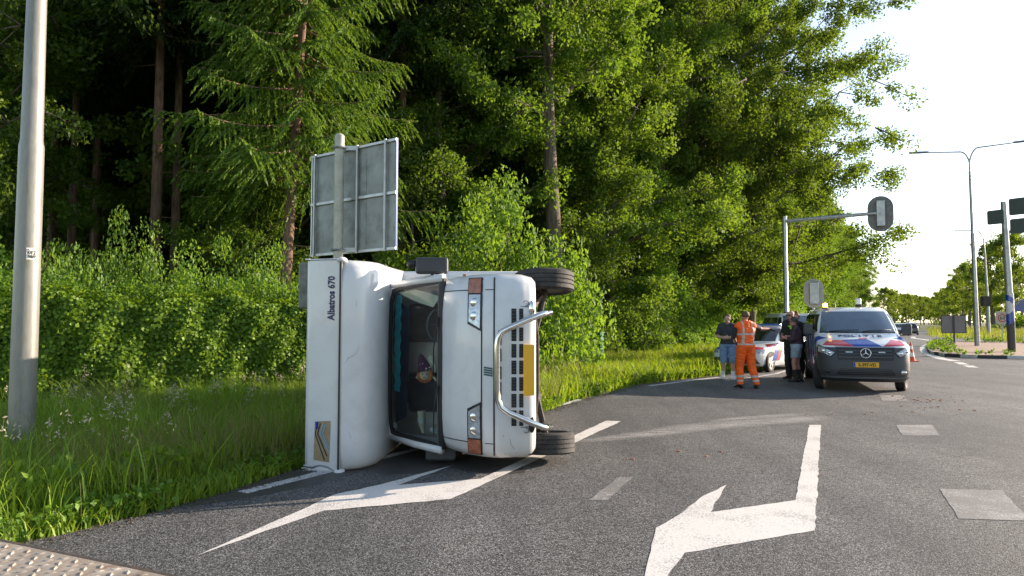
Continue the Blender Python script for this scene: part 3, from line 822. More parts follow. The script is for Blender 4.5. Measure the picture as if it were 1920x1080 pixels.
for i in range(n):
    p, nm_ = along(tt[i]); top = 2.02 + .08 * math.sin(tt[i] * 23) + .05 * math.sin(tt[i] * 61)
    bulge = .05 * math.sin(tt[i] * 40 + hz[i] * 3) + .04 * math.sin(tt[i] * 95 - hz[i] * 5)
    if hz[i] < 2.0:
        z = hz[i] / 2 * top; dd = bulge + rng.normal() * .045; C[i] = (p.x + nm_.x * dd, p.y + nm_.y * dd, z); NR[i] = (nm_.x, nm_.y, .35)
    else:
        dd = -rng.uniform(0, 1.2); C[i] = (p.x + nm_.x * dd, p.y + nm_.y * dd, top + rng.normal() * .06); NR[i] = (0, 0, 1)
V, F = leaf_quads(C, .066, aspect=.85, nrm=NR, nk=.78)
link('foliage', npmesh('foliage', V, F, L_ivy), ht)
# shoots standing up out of the hedge
n = 90; P0 = []
for i in range(n):
    p, nm_ = along(rng.uniform()); P0.append((p.x - nm_.x * rng.uniform(-.1, .9), p.y - nm_.y * rng.uniform(-.1, .9), 2.05 + rng.uniform(0, .35)))
V, F = leaf_quads(clump_points(np.array(P0), np.full(n, .2), 40, rng, 1.0), .066, aspect=.75)
link('shoots', npmesh('shoots', V, F, L_bri), ht)
fp = MB(); fp.box((0, 0, .9), (.9, .03, 1.75))
fo = fp.obj('fence_panel', mat('weathered_planks', (.20, .15, .09), .8, var=.3, scale=10), ht, smooth=None, bevel=.004)
fo.location = (-5.05, 14.1, 0); fo.rotation_euler = (0, 0, .6)

# --- avenue of young trees across the junction
av = []
for i in range(15):
    y = 104 + i * 21; av.append((75.6 + .578 * (y - 104), y))
for i in range(16):
    y = 292 + i * 9; av.append((y * (.548 + .0052 * i + random.uniform(-.004, .004)), y))
for i in range(9):
    y = 128 + i * 30; av.append((100 + .60 * (y - 128), y))
for i, (x, y) in enumerate(av):
    nth = ['nearest', 'second', 'third', 'fourth', 'fifth', 'sixth'][i] if i < 6 else None
    if nth: plant(AVE, TC, 'avenue_tree', '%s slim tree of the avenue counted from the right, beyond the traffic island' % nth, 'tree', (x, y, 0), i * 1.3, random.uniform(.92, 1.08), 'avenue trees across the junction')
    else: plant(AVE, TC, 'avenue_tree', 'far slim avenue tree merging with its neighbours down the road', 'tree', (x, y, 0), i * 1.3, random.uniform(.92, 1.1), 'far avenue trees')
# far tree line over the fields
n = 900; fx = rng.uniform(150, 900, n); fy = 420 + rng.uniform(-20, 60, n) - (fx - 150) * .28
C0 = np.stack([fx, fy, rng.uniform(.2, 1, n) * (5 + 3 * np.sin(fx * .03) + 2 * np.sin(fx * .11))], 1)
V, F = leaf_quads(clump_points(C0, np.full(n, 3.5), 14, rng, .8), 2.2)
link('far_woods', npmesh('far_woods', V, F, L_oak), kind='stuff')
n = 160; fx = rng.uniform(62, 120, n); fy = 74 + (fx - 62) * .12 + rng.uniform(-2, 2, n)
C0 = np.stack([fx + 20, fy + 40, rng.uniform(.2, 2.4, n)], 1)
V, F = leaf_quads(clump_points(C0, np.full(n, 1.1), 40, rng, .8), .5)
link('undergrowth', npmesh('undergrowth', V, F, L_oak), kind='stuff')

# ------------------------------------------------------------------ grass
def grass_mat(name, c1, c2, trans, tm=.4):
    return leaf_mat(name, c1, c2, trans, tmix=tm, gloss=.02)
G_deep = grass_mat('verge_grass', (.09, .18, .016), (.25, .36, .035), (.48, .62, .04))
G_lit = grass_mat('sunny_grass', (.10, .18, .010), (.24, .33, .020), (.52, .65, .02))
G_dry = grass_mat('dry_grass', (.13, .13, .035), (.30, .25, .09), (.35, .32, .1))
G_seed = grass_mat('seed_heads', (.32, .29, .20), (.52, .46, .34), (.5, .45, .3), .3)
def blades(P, h, w, m, name, bend=.45, label=None):
    n = len(P); az = rng.uniform(0, 6.28, n); hh = h * rng.uniform(.45, 1.25, n); ww = w * rng.uniform(.7, 1.3, n)
    d = np.stack([np.cos(az), np.sin(az), np.zeros(n)], 1); s = np.stack([-np.sin(az + rng.normal(0, .6, n)), np.cos(az), np.zeros(n)], 1)
    bd = (bend * rng.uniform(.1, 1.6, n) * hh)[:, None]; up = np.array([0, 0, 1.0])
    V = np.empty((n, 7, 3)); W = ww[:, None]; H_ = hh[:, None]
    V[:, 0] = P - s * W * .5; V[:, 1] = P + s * W * .5
    m1 = P + up * H_ * .45 + d * bd * .22; m2 = P + up * H_ * .8 + d * bd * .6
    V[:, 2] = m1 + s * W * .45; V[:, 3] = m1 - s * W * .45; V[:, 4] = m2 + s * W * .3; V[:, 5] = m2 - s * W * .3
    V[:, 6] = P + up * H_ * .96 + d * bd * 1.15
    b = np.arange(n)[:, None] * 7
    Q = np.concatenate([b + np.array([[0, 1, 2, 3]]), b + np.array([[3, 2, 4, 5]]), b + np.array([[5, 4, 6, 6]])], 0)
    me = bpy.data.meshes.new(name)
    T = np.concatenate([b + np.array([[0, 1, 2]]), b + np.array([[0, 2, 3]]), b + np.array([[3, 2, 4]]), b + np.array([[3, 4, 5]]), b + np.array([[5, 4, 6]])], 0)
    me = npmesh(name, V.reshape(-1, 3), T, m)
    return link(name, me, kind='stuff', label=label)
ex = np.array([p[0] for p in edge]); ey = np.array([p[1] for p in edge])
def edge_x(y): return np.interp(y, ey, ex)
def scatter(n, x0, x1, y0, y1, cond):
    x = rng.uniform(x0, x1, n); y = rng.uniform(y0, y1, n); k = cond(x, y); return np.stack([x[k], y[k], np.full(k.sum(), -.02)], 1)
def hy(x): return np.interp(x, [p[0] for p in hl], [p[1] for p in hl])
def clumpy(P, sc, thr):
    v = np.sin(P[:, 0] * sc + 1.3 * np.sin(P[:, 1] * sc * .7)) + np.sin(P[:, 1] * sc * 1.1 + 1.7 * np.sin(P[:, 0] * sc * .6)) + rng.normal(0, .7, len(P))
    return P[v > thr]
P = scatter(240000, -13, 1.0, 2.2, 15.5, lambda x, y: (x < edge_x(y) - .04) & (y < hy(x) + .1) & (x > -y * 1.02 - .3) & ((x - edge_x(y)) > -7.5))
dE = edge_x(P[:, 1]) - P[:, 0]
blades(P[(dE > .5)][:85000], .40, .008, G_deep, 'tall_grass', .55, 'long shaded grass on the verge in front of the ivy hedge')
blades(clumpy(P[dE > .3], 2.1, .7)[:9000], .62, .010, G_deep, 'tall_grass', .7, 'taller tufts standing in the verge grass')
blades(P[(dE < 1.1)][:22000], .17, .014, G_deep, 'short_grass', .8, 'short grass along the edge of the asphalt')
blades(clumpy(P, 1.7, 1.2)[:5200], .66, .005, G_dry, 'dry_grass', .5, 'dry stalks among the verge grass')
Pb = clumpy(P[dE > .6], 1.9, 1.3)[:1500]; Cb = clump_points(Pb + np.stack([np.zeros(len(Pb)), np.zeros(len(Pb)), rng.uniform(.1, .42, len(Pb))], 1), np.full(len(Pb), .10), 6, rng)
V, F = leaf_quads(Cb, .085, up=.6, aspect=.6); link('weeds', npmesh('weeds', V, F, L_ivy), kind='stuff')
# round leaved weeds at the very edge
Pw = clumpy(P[(dE < 1.3)], 3.0, -.1)[:9000]; Pw = Pw + np.stack([np.zeros(len(Pw)), np.zeros(len(Pw)), rng.uniform(.03, .2, len(Pw))], 1)
V, F = leaf_quads(Pw, .055, up=1.0, aspect=.9); link('weeds', npmesh('weeds', V, F, L_bri), kind='stuff')
# seed heads
Ps = clumpy(P[dE > .6], 1.3, .9); Ps = Ps[rng.permutation(len(Ps))[:150]]
sb = MB(); q = []
for p in Ps:
    h = rng.uniform(.55, .95); a = rng.uniform(0, 6.28); bx_, by_ = math.cos(a) * .12, math.sin(a) * .12
    tip = Vector((p[0] + bx_, p[1] + by_, h)); mid = Vector((p[0] + bx_ * .3, p[1] + by_ * .3, h * .6))
    sb.tube([tuple(p), mid, tip], [.0025, .002, .0012], 3)
    for k in range(16):
        u = rng.uniform(.0, 1); c = mid.lerp(tip, .45 + .55 * u); sp = .045 * (1 - u) + .008; q.append((c.x + rng.normal() * sp, c.y + rng.normal() * sp, c.z + rng.normal() * .01))
link('grass_stalks', sb.mesh('grass_stalks', G_dry), kind='stuff')
V, F = leaf_quads(np.array(q), .034, aspect=.4); link('seed_heads', npmesh('seed_heads', V, F, G_seed), kind='stuff')
# sunny verge beyond the motorhome
def wood_y(x): return np.interp(x, [-3, 0, 3.4, 8.4, 13, 18, 24, 32, 44, 61, 90], [17, 22, 31, 38.5, 46, 53, 62, 75, 98, 130, 180])
P = scatter(330000, -3.0, 24, 9, 62, lambda x, y: (x < edge_x(y) - .12) & (y < wood_y(x) + 1) & (y > hy(np.minimum(x, -3.3)) * (x < -3.2)))
blades(P[:85000], .30, .022, G_lit, 'sunny_grass', .55, 'sunlit yellow green grass on the verge beyond the motorhome')
blades(clumpy(P, .9, .6)[:14000], .50, .02, G_lit, 'sunny_grass', .5, 'taller sunlit tufts on the verge')
blades(clumpy(P, .6, 1.2)[:3500], .5, .012, G_dry, 'dry_grass', .4)
dE = edge_x(P[:, 1]) - P[:, 0]; Pw = P[(dE < .9) & (P[:, 1] < 22)][:5000]; Pw = Pw + np.stack([np.zeros(len(Pw)), np.zeros(len(Pw)), rng.uniform(.03, .22, len(Pw))], 1)
V, F = leaf_quads(Pw, .10, up=1.0, aspect=.8); link('weeds', npmesh('weeds', V, F, L_bri), kind='stuff')
# dead leaves and soil crumbs on the edge
# verge across the junction
P = scatter(120000, 38, 140, 44, 150, lambda x, y: (x > np.interp(y, [42, 46.5, 50, 60, 68, 73, 84, 115, 165], [60, 41, 37.8, 41.6, 44, 45.2, 51, 70.5, 99.5])))
blades(P[:30000], .7, .06, G_lit, 'far_grass', .5, 'tall sunlit grass across the junction')
blades(P[30000:44000], .9, .05, G_dry, 'far_grass', .5, 'dry tall grass across the junction')
# weeds on the island edge
iw = []
for a, b in zip(isl[:9], isl[1:10]):
    a, b = Vector(a), Vector(b)
    for k in range(int((b - a).length / .35)):
        p = a.lerp(b, rng.uniform()); d = Vector((cxm - p.x, cym - p.y)).normalized() * rng.uniform(-.1, 1.2)
        if rng.uniform() < .75: iw.append((p.x + d.x, p.y + d.y, .18 + rng.uniform(0, .12)))
for a, b in zip(isl[11:], isl[12:] + isl[:1]):
    a, b = Vector(a), Vector(b)
    for k in range(int((b - a).length / .25)):
        p = a.lerp(b, rng.uniform()); d = Vector((cxm - p.x, cym - p.y)).normalized() * rng.uniform(0, 2); iw.append((p.x + d.x, p.y + d.y, .2 + rng.uniform(0, .2)))
V, F = leaf_quads(clump_points(np.array(iw), np.full(len(iw), .24), 18, rng, .7), .16, up=.8); link('weeds', npmesh('weeds', V, F, L_bri), kind='stuff', label='bright weeds along the kerb of the traffic island')
# ------------------------------------------------------------------ vehicle helpers
M_white = mat('white_bodywork', (.63, .645, .66), .28, var=.03, scale=3, coat=.5, dirt=(.36, .34, .30), dscale=3.2, damt=.28)
M_pwhite = mat('police_white', (.78, .79, .80), .22, var=.02, coat=.7)
M_rubber = mat('black_rubber', (.018, .018, .019), .6, var=.2)
M_tyre = mat('tyre_rubber', (.028, .027, .027), .75, var=.35, scale=14, bump=.5, bscale=90, dirt=(.09, .08, .07), dscale=9)
M_plast = mat('dark_grey_plastic', (.045, .048, .053), .5, var=.12, scale=20, bump=.1, bscale=300)
M_black = mat('black_trim', (.012, .012, .013), .45)
M_chrome = mat('polished_steel', (.72, .72, .70), .13, 1.0, var=.06, dirt=(.25, .22, .18), dscale=5, damt=.4)
M_alu = mat('brushed_aluminium', (.50, .51, .51), .38, .9, var=.12, scale=15)
M_rim = mat('alloy_rim', (.55, .55, .56), .28, .85)
M_under = mat('rusty_underbody', (.05, .042, .036), .8, var=.5, scale=14, dirt=(.16, .07, .03), dscale=7)
M_dglass = mat('dark_window', (.012, .016, .018), .03, var=.1, spec=.8)
M_lens = mat('clear_lamp_lens', (.42, .45, .47), .06, .35, var=.35, scale=22, coat=.8)
M_amber = mat('amber_lens', (.34, .125, .075), .15, var=.35, scale=25, coat=.6)
M_blue = mat('livery_blue', (.008, .06, .36), .25, var=.05, coat=.5)
M_red = mat('livery_red', (.60, .022, .045), .25, var=.05, coat=.5)
M_orangered = mat('livery_orange', (.68, .07, .03), .25, var=.05, coat=.5)
M_navy = mat('navy_lettering', (.015, .012, .09), .4)
M_yplate = mat('yellow_plate', (.78, .42, .02), .4, var=.05)

class Body:
    """closed shell made of rounded plan-view rings; levels: (z, x_front, x_rear, half_width, front_corner, rear_corner)"""
    def __init__(s, levels, n=2.8, nf=14, ns=10):
        s.L = np.array(levels, float); s.n = n; s.nf = nf; s.ns = ns
    def at(s, z): return [np.interp(z, s.L[:, 0], s.L[:, k]) for k in range(1, 6)]
    def front(s, z, y):
        xf, xr, hw, lc, lr = s.at(z); u = min(.9999, abs(y) / hw)
        return xf - lc * (1 - (1 - u ** s.n) ** (1 / s.n))
    def rear(s, z, y):
        xf, xr, hw, lc, lr = s.at(z); u = min(.9999, abs(y) / hw)
        return xr + lr * (1 - (1 - u ** s.n) ** (1 / s.n))
    def side(s, z, x):
        xf, xr, hw, lc, lr = s.at(z)
        if x > xf - lc:
            u = min(1, max(0, (xf - x) / lc)); return hw * (1 - (1 - u) ** s.n) ** (1 / s.n)
        if x < xr + lr:
            u = min(1, max(0, (x - xr) / lr)); return hw * (1 - (1 - u) ** s.n) ** (1 / s.n)
        return hw
    def ring(s, z):
        xf, xr, hw, lc, lr = s.at(z); P = []
        ts = [math.sin(math.pi / 2 * (k / s.nf * 2 - 1)) for k in range(s.nf + 1)]
        for t in ts: P.append((s.front(z, t * hw) if abs(t) < .999 else xf - lc, t * hw, z))
        for k in range(1, s.ns): P.append((xf - lc + (xr + lr - xf + lc) * k / s.ns, hw, z))
        for t in reversed(ts): P.append((s.rear(z, t * hw) if abs(t) < .999 else xr + lr, t * hw, z))
        for k in range(1, s.ns): P.append((xr + lr + (xf - lc - xr - lr) * k / s.ns, -hw, z))
        return P
    def shell(s, sub=2, z0=None, z1=None):
        Z = []
        for a, b in zip(s.L[:-1, 0], s.L[1:, 0]): Z += [a + (b - a) * k / sub for k in range(sub)]
        Z.append(s.L[-1, 0])
        Z = [z for z in Z if (z0 is None or z >= z0 - 1e-6) and (z1 is None or z <= z1 + 1e-6)]
        return [s.ring(z) for z in Z]
    def pf(s, y, z, off):
        p = Vector((s.front(z, y), y, z)); e = 1e-3
        a = Vector((s.front(z, y + e), y + e, z)) - p; b = Vector((s.front(z + e, y), y, z + e)) - p
        n = a.cross(b).normalized()
        if n.x < 0: n = -n
        return tuple(p + n * off)
    def ps(s, x, z, sg, off):
        p = Vector((x, s.side(z, x) * sg, z)); e = 1e-3
        a = Vector((x + e, s.side(z, x + e) * sg, z)) - p; b = Vector((x, s.side(z + e, x) * sg, z + e)) - p
        n = a.cross(b).normalized()
        if n.y * sg < 0: n = -n
        return tuple(p + n * off)
    def patch(s, q, kind='f', sg=1, off=.005, nx=8, ny=6, thick=.003):
        """bilinear quad q = 4 corner pairs laid on the front ('f': y,z) or a side ('s': x,z)"""
        mb = MB(); fn = (lambda a, b, o: s.pf(a, b, o)) if kind == 'f' else (lambda a, b, o: s.ps(a, b, sg, o))
        (a, b, c, d) = [Vector((p[0], p[1])) for p in q]; top = []; bot = []
        for j in range(ny + 1):
            for i in range(nx + 1):
                u, v = i / nx, j / ny; p = (a * (1 - u) + b * u) * (1 - v) + (d * (1 - u) + c * u) * v
                top.append(fn(p.x, p.y, off)); bot.append(fn(p.x, p.y, off - thick))
        W = nx + 1; F = [(j * W + i, j * W + i + 1, (j + 1) * W + i + 1, (j + 1) * W + i) for j in range(ny) for i in range(nx)]
        n = len(top); rim = [i for i in range(W)] + [j * W + nx for j in range(1, ny + 1)] + [ny * W + i for i in range(nx - 1, -1, -1)] + [j * W for j in range(ny - 1, 0, -1)]
        F += [(rim[k], rim[(k + 1) % len(rim)], rim[(k + 1) % len(rim)] + n, rim[k] + n) for k in range(len(rim))]
        mb.add(top + bot, F)
        return mb
    def split(s, pred, sub=2, z0=None, z1=None):
        full = MB(); full.loft(s.shell(sub, z0, z1), True, True, True); A = MB(); B = MB()
        A.v = list(full.v); B.v = list(full.v)
        for f in full.f:
            c = [sum(full.v[i][k] for i in f) / len(f) for k in range(3)]
            t = A if pred(*c) else B; t.f.append(f); t.mi.append(0)
        return A, B
def clean(mb):
    used = sorted({i for f in mb.f for i in f}); mp = {o: n for n, o in enumerate(used)}
    r = MB(); r.v = [mb.v[i] for i in used]; r.f = [tuple(mp[i] for i in f) for f in mb.f]; r.mi = list(mb.mi); return r
def fix_normals(o):
    bm = bmesh.new(); bm.from_mesh(o.data); bmesh.ops.recalc_face_normals(bm, faces=bm.faces); bm.to_mesh(o.data); bm.free()

def tyre_mb(r, w, groove=4, rin=None):
    """axis along local Z, centred"""
    rin = rin or r * .62; h = w / 2; pr = [(rin, -h * .72), (rin + (r - rin) * .45, -h), (r - .028, -h * .96), (r - .008, -h * .82)]
    ys = np.linspace(-h * .80, h * .80, groove * 6 + 1)
    for i, y in enumerate(ys):
        g_ = (i % 6 == 0) and 0 < i < len(ys) - 1
        if g_: pr += [(r, y - .006), (r - .012, y - .005), (r - .012, y + .005), (r, y + .006)]
        elif i % 3 == 0 or i in (0, len(ys) - 1): pr.append((r, y))
    pr += [(r - .008, h * .82), (r - .028, h * .96), (rin + (r - rin) * .45, h), (rin, h * .72)]
    m = MB(); m.lathe(pr, 40, cap=False); return m
def wheel(parent, loc, r, w, out, steer=0, m_rim=None, spokes=5, hub=None):
    """out: +1/-1 outward along local y of the vehicle"""
    m_rim = m_rim or M_rim
    M = Matrix.Translation(loc) @ Matrix.Rotation(steer, 4, 'Z') @ Matrix.Rotation(-math.pi / 2 * out, 4, 'X')
    rin = r * .64; h = w / 2
    d = MB(); d.lathe([(rin + .004, -h * .8), (rin + .004, h * .74), (rin - .02, h * .70), (rin - .03, h * .2), (.03, h * .12), (.001, h * .12)], 28, M)
    wo_ = d.obj('wheel', M_black, parent, smooth=40)
    sp = MB()
    for k in range(spokes):
        for q in (-.14, .14):
            a = 2 * math.pi * k / spokes
            A = Vector((math.cos(a + q * .3) * .05, math.sin(a + q * .3) * .05, h * .55)); B = Vector((math.cos(a + q) * (rin - .01), math.sin(a + q) * (rin - .01), h * .66))
            sp.tube([A, B], [.022, .026], 6, M=M)
    sp.lathe([(.001, h * .66), (.055, h * .64), (.065, h * .4), (.065, h * .2)], 16, M, cap=True)
    sp.lathe([(rin + .006, h * .72), (rin + .004, h * .80), (rin - .014, h * .80), (rin - .02, h * .62)], 28, M, cap=False)
    sp.obj('rim', m_rim, wo_, smooth=35)
    t = tyre_mb(r, w); o2 = MB(); o2.add(t.v, t.f, M); o2.obj('tyre', M_tyre, wo_, smooth=30)
    return wo_

# ------------------------------------------------------------------ overturned motorhome (local x forward, y left, z up)
MHM = frame((.65, 7.04, 1.14), (0, -1, 0), (0, 0, 1), (-1, 0, 0))
mh = thing('motorhome', 'white motorhome lying on its side across the lane edge, windscreen facing the view', 'motorhome', matrix=MHM)
nose = Body([(.40, -.12, -2.0, .90, .30, .1), (.44, -.05, -2.0, .945, .32, .1), (.55, -.005, -2.0, .975, .34, .1), (.78, 0, -2.0, .985, .34, .1), (.86, -.02, -2.0, .985, .34, .1),
             (.955, -.055, -2.0, .985, .36, .1), (1.10, -.13, -2.0, .98, .38, .1), (1.28, -.29, -2.0, .965, .40, .1), (1.40, -.44, -2.0, .95, .40, .1), (1.44, -.52, -2.0, .94, .40, .1)], n=3.0)
bm_, up_ = nose.split(lambda x, y, z: z < .83 and x > -.62, 3)
up_.f = [f for f in up_.f if min(up_.v[i][2] for i in f) < 1.439 and len(f) < 20]; up_.mi = [0] * len(up_.f)
for q, nm, dz in ((clean(bm_), 'bumper', 0), (clean(up_), 'cab', 0)):
    o = q.obj(nm, M_white, mh, smooth=40); fix_normals(o)
cab_body = o
# grooves between panels
def groove(pts, r, nm='panel_gap', m=M_rubber):
    t = MB(); t.tube(pts, r, 6); return t.obj(nm, m, cab_body, smooth=180)
ys = [-.93 + 1.86 * k / 30 for k in range(31)]
groove([nose.pf(y, .835, .001) for y in ys], .009)
groove([nose.pf(y, .965, .001) for y in [-.42 + .84 * k / 14 for k in range(15)]], .008)
for sg in (-1, 1):
    groove([nose.pf(sg * .80, z, .001) for z in (.84, .87, .90, .93)], .004)
    groove([nose.pf(sg * .80, z, .001) for z in (1.12, 1.2, 1.3, 1.38, 1.435)], .005)
    groove([nose.pf(sg * .62, z, .0) for z in (.42, .45, .50, .56)], .004)
# windscreen surround
def ws(y, t, bulge=.10):
    """point on the windscreen surface: y lateral in half widths -1..1, t 0 bottom .. 1 top"""
    hw = .935 * (1 - t) + .855 * t
    return Vector((-.59 - .47 * t + bulge * (1 - y * y) - .02 * abs(y) ** 4, y * hw, 1.445 + .645 * t))
def ws_loop(iy, b, tp, n=12):
    L = []
    for k in range(n + 1): L.append((-iy + 2 * iy * k / n, b))
    for k in range(1, 6): L.append((iy, b + (tp - b) * k / 6))
    for k in range(n + 1): L.append((iy - 2 * iy * k / n, tp))
    for k in range(1, 6): L.append((-iy, tp + (b - tp) * k / 6))
    return L
def rnd(L, iy, b, tp, r=.09):
    out = []
    for y, t in L:
        if abs(y) > iy - r and t > tp - r * 1.3:
            dy = (abs(y) - (iy - r)) / r; dt = (t - (tp - r * 1.3)) / (r * 1.3)
            ln = math.hypot(dy, dt)
            if ln > 1: y = math.copysign(iy - r + r * dy / ln, y); t = tp - r * 1.3 + r * 1.3 * dt / ln
        out.append((y, t))
    return out
nrm_ws = Vector((.76, 0, .65)).normalized()
def loop_pts(iy, b, tp, off): return [tuple(ws(y, t) + nrm_ws * off) for y, t in rnd(ws_loop(iy, b, tp), iy, b, tp)]
fr = MB(); fr.loft([loop_pts(1.075, .03, 1.10, -.09), loop_pts(1.075, .03, 1.09, .0), loop_pts(1.05, .03, 1.06, .010), loop_pts(1.0, .03, 1.0, .003), loop_pts(.99, .03, .99, -.05)], True, False, False)
o = fr.obj('windscreen_frame', M_white, mh, smooth=50); fix_normals(o)
rb = MB(); rb.loft([loop_pts(1.015, -.06, 1.005, -.03), loop_pts(1.015, -.055, 1.005, .004), loop_pts(.99, -.02, .985, .012), loop_pts(.955, .045, .955, .004), loop_pts(.955, .045, .955, -.02)], True, False, False)
rbo = rb.obj('windscreen_seal', M_rubber, mh, smooth=50)
M_glass = glass_mat('windscreen_glass', (.78, .90, .92), .0)
gl = MB(); V = []; nx, ny = 16, 8
for j in range(ny + 1):
    for i in range(nx + 1): V.append(tuple(ws(-.965 + 1.93 * i / nx, .03 + .94 * j / ny) + nrm_ws * .002))
gl.add(V, [(j * (nx + 1) + i, j * (nx + 1) + i + 1, (j + 1) * (nx + 1) + i + 1, (j + 1) * (nx + 1) + i) for j in range(ny) for i in range(nx)])
glo = gl.obj('windscreen', M_glass, mh, smooth=180)
# cab sides with door windows, wheel arch and floor
for sg in (1, -1):
    sd = MB(); pf = [(-.98, 1.44), (-1.22, 2.10), (-2.02, 2.10), (-2.02, 1.44)]
    y0, y1 = sg * .90, sg * .975
    sd.add([(x, y0 - .06 * sg * (z > 2), z) for x, z in pf] + [(x, y1 - .07 * sg * (z > 2), z) for x, z in pf], [(0, 1, 2, 3), (7, 6, 5, 4)] + [(i, i + 4, (i + 1) % 4 + 4, (i + 1) % 4) for i in range(4)])
    so = sd.obj('door_frame', M_white, mh, smooth=None, bevel=.01); fix_normals(so)
    dw = MB(); dw.add([(x, sg * (.983 - .07 * (z - 1.44) / .66), z) for x, z in [(-1.10, 1.48), (-1.28, 2.03), (-1.92, 2.03), (-1.92, 1.48)]], [(0, 1, 2, 3)])
    dw.obj('door_window', M_glass, so, smooth=None)
    pl = MB(); pl.tube([(-.60, sg * .955, 1.42), (-.86, sg * .93, 1.76), (-1.14, sg * .875, 2.10)], [.05, .05, .05], 8); pl.obj('pillar', M_white, mh, smooth=180)
    dh = MB(); dh.box((-1.75, sg * .99, 1.25), (.16, .02, .05)); dh.obj('door_handle', M_black, mh, smooth=None, bevel=.006)
# interior
M_in = mat('dark_upholstery', (.02, .024, .035), .9, var=.4, scale=6)
M_inb = mat('brown_interior', (.085, .05, .035), .8, var=.3, scale=8)
M_dash = mat('grey_green_dashboard', (.30, .36, .33), .6, var=.2, scale=8)
M_teal = mat('teal_curtain', (.03, .34, .40), .8, var=.3, scale=12)
M_beige = mat('beige_blind', (.80, .70, .52), .8, var=.1)
M_bluei = mat('blue_seat_cover', (.035, .055, .13), .9, var=.3)
it = MB(); it.box((-2.35, 0, 1.55), (.04, 1.8, 1.25)); it.obj('bulkhead', M_inb, mh, smooth=None)
it = MB(); it.box((-1.6, 0, 1.02), (1.5, 1.85, .04)); it.obj('cab_floor', M_in, mh, smooth=None)
it = MB(); it.loft([[(-.60, -.86, 1.40), (-.60, .86, 1.40), (-1.0, .86, 1.36), (-1.0, -.86, 1.36)], [(-.64, -.86, 1.475), (-.64, .86, 1.475), (-.98, .84, 1.50), (-.98, -.84, 1.50)]]); it.obj('dashboard', M_dash, mh, smooth=None, bevel=.03)
it = MB(); a0 = Vector((-1.12, .42, 1.52)); tilt = Matrix.Translation(a0) @ Matrix.Rotation(R(-40), 4, 'Y')
it.tube([tuple(tilt @ Vector((.19 * math.cos(q), .19 * math.sin(q), 0))) for q in [2 * math.pi * k / 24 for k in range(25)]], .016, 8)
for q in (0, 2.1, 4.2): it.tube([tuple(tilt @ Vector((0, 0, 0))), tuple(tilt @ Vector((.19 * math.cos(q), .19 * math.sin(q), 0)))], .014, 6)
it.obj('steering_wheel', mat('grey_wheel_rim', (.12, .14, .15), .5), mh, smooth=60)
for sg, mm in ((1, M_inb), (-1, M_in)):
    s_ = MB(); s_.box((-1.65, sg * .45, 1.22), (.5, .5, .16)); s_.box((-1.92, sg * .45, 1.62), (.16, .5, .75)); s_.box((-1.93, sg * .45, 2.02), (.10, .28, .14))
    s_.obj('seat', mm, mh, smooth=None, bevel=.04)
it = MB(); it.add([tuple(ws(y, t) - nrm_ws * .035) for y, t in ((.94, .90), (.94, .53), (.80, .05), (.68, .18), (.80, .58))], [(0, 1, 2, 3, 4)]); it.obj('window_blind', M_beige, mh, smooth=None)
it = MB(); P1 = []
for k in range(24):
    y = .9 - 1.3 * k / 23; w_ = .012 * math.sin(k * 1.9); P1 += [tuple(ws(y, .95) - nrm_ws * (.05 + w_)), tuple(ws(y, .83) - nrm_ws * (.05 + w_))]
it.add(P1, [(2 * k, 2 * k + 1, 2 * k + 3, 2 * k + 2) for k in range(23)]); it.obj('curtain', M_teal, mh, smooth=180)
it = MB(); it.add([(-1.3, .75, 2.06), (-1.3, -.75, 2.06), (-1.36, -.70, 1.93), (-1.36, .60, 1.90)], [(0, 1, 2, 3)]); it.obj('seat_cover', M_bluei, mh, smooth=None)
it = MB()
for k in range(3): it.box((-2.32, .62 - k * .115, 1.70), (.03, .055, .30))
it.obj('cabinet_slat', mat('wooden_slats', (.28, .17, .08), .6), mh, smooth=None)
# paper card in the corner of the windscreen and wipers
it = MB(); it.add([tuple(ws(y, t) - nrm_ws * .006) for y, t in ((-.90, .93), (-.90, .85), (-.82, .85), (-.82, .93))], [(0, 1, 2, 3)]); it.obj('window_card', mat('paper_card', (.62, .62, .6), .7), mh, smooth=None)
for y0, y1 in ((.55, -.15), (-.25, -.85)):
    w_ = MB(); w_.tube([tuple(ws(y0, -.005) + nrm_ws * .03), tuple(ws(y0 * .5 + y1 * .5, .07) + nrm_ws * .035), tuple(ws(y1, .09) + nrm_ws * .022)], [.012, .008, .006], 6); w_.obj('wiper', M_black, mh, smooth=180)
# alcove moulding and upper front panel
prof = [(-2.1, 2.10), (-1.16, 2.10), (-1.02, 2.095), (-.86, 2.10), (-.70, 2.115), (-.56, 2.15), (-.45, 2.20), (-.375, 2.26), (-.33, 2.34), (-.315, 2.42), (-.32, 2.495), (-2.1, 2.495)]
rings = []
for y, ins in ((-1.142, .30), (-1.135, .20), (-1.11, .12), (-1.06, .055), (-.98, .015), (-.85, 0), (-.4, 0), (.4, 0), (.85, 0), (.98, .015), (1.06, .055), (1.11, .12), (1.135, .20), (1.142, .30)):
    rg_ = []
    for i, (x, z) in enumerate(prof):
        k = 1 if 1 <= i <= 10 else 0
        front = max(0, (x + 1.1) / .8)
        rg_.append((x - ins * .55 * front * k, y, z + (ins * .35 if 1 <= i <= 8 else 0) * (1 if z < 2.45 else .2)))
    rings.append(rg_)
al = MB(); al.loft(rings, True); alo = al.obj('alcove_moulding', M_white, mh, smooth=75); fix_normals(alo)
def fp_(z): return -.335 - .075 * (z - 2.51) / .36
upr = MB(); P = [(-.335, 2.508), (-.41, 2.865), (-.45, 2.90), (-2.1, 2.90), (-2.1, 2.508)]
upr.loft([[(x, y, z) for x, z in P] for y in (-1.14, 1.14)], True); up_o = upr.obj('front_panel', M_white, mh, smooth=30, bevel=.012); fix_normals(up_o)
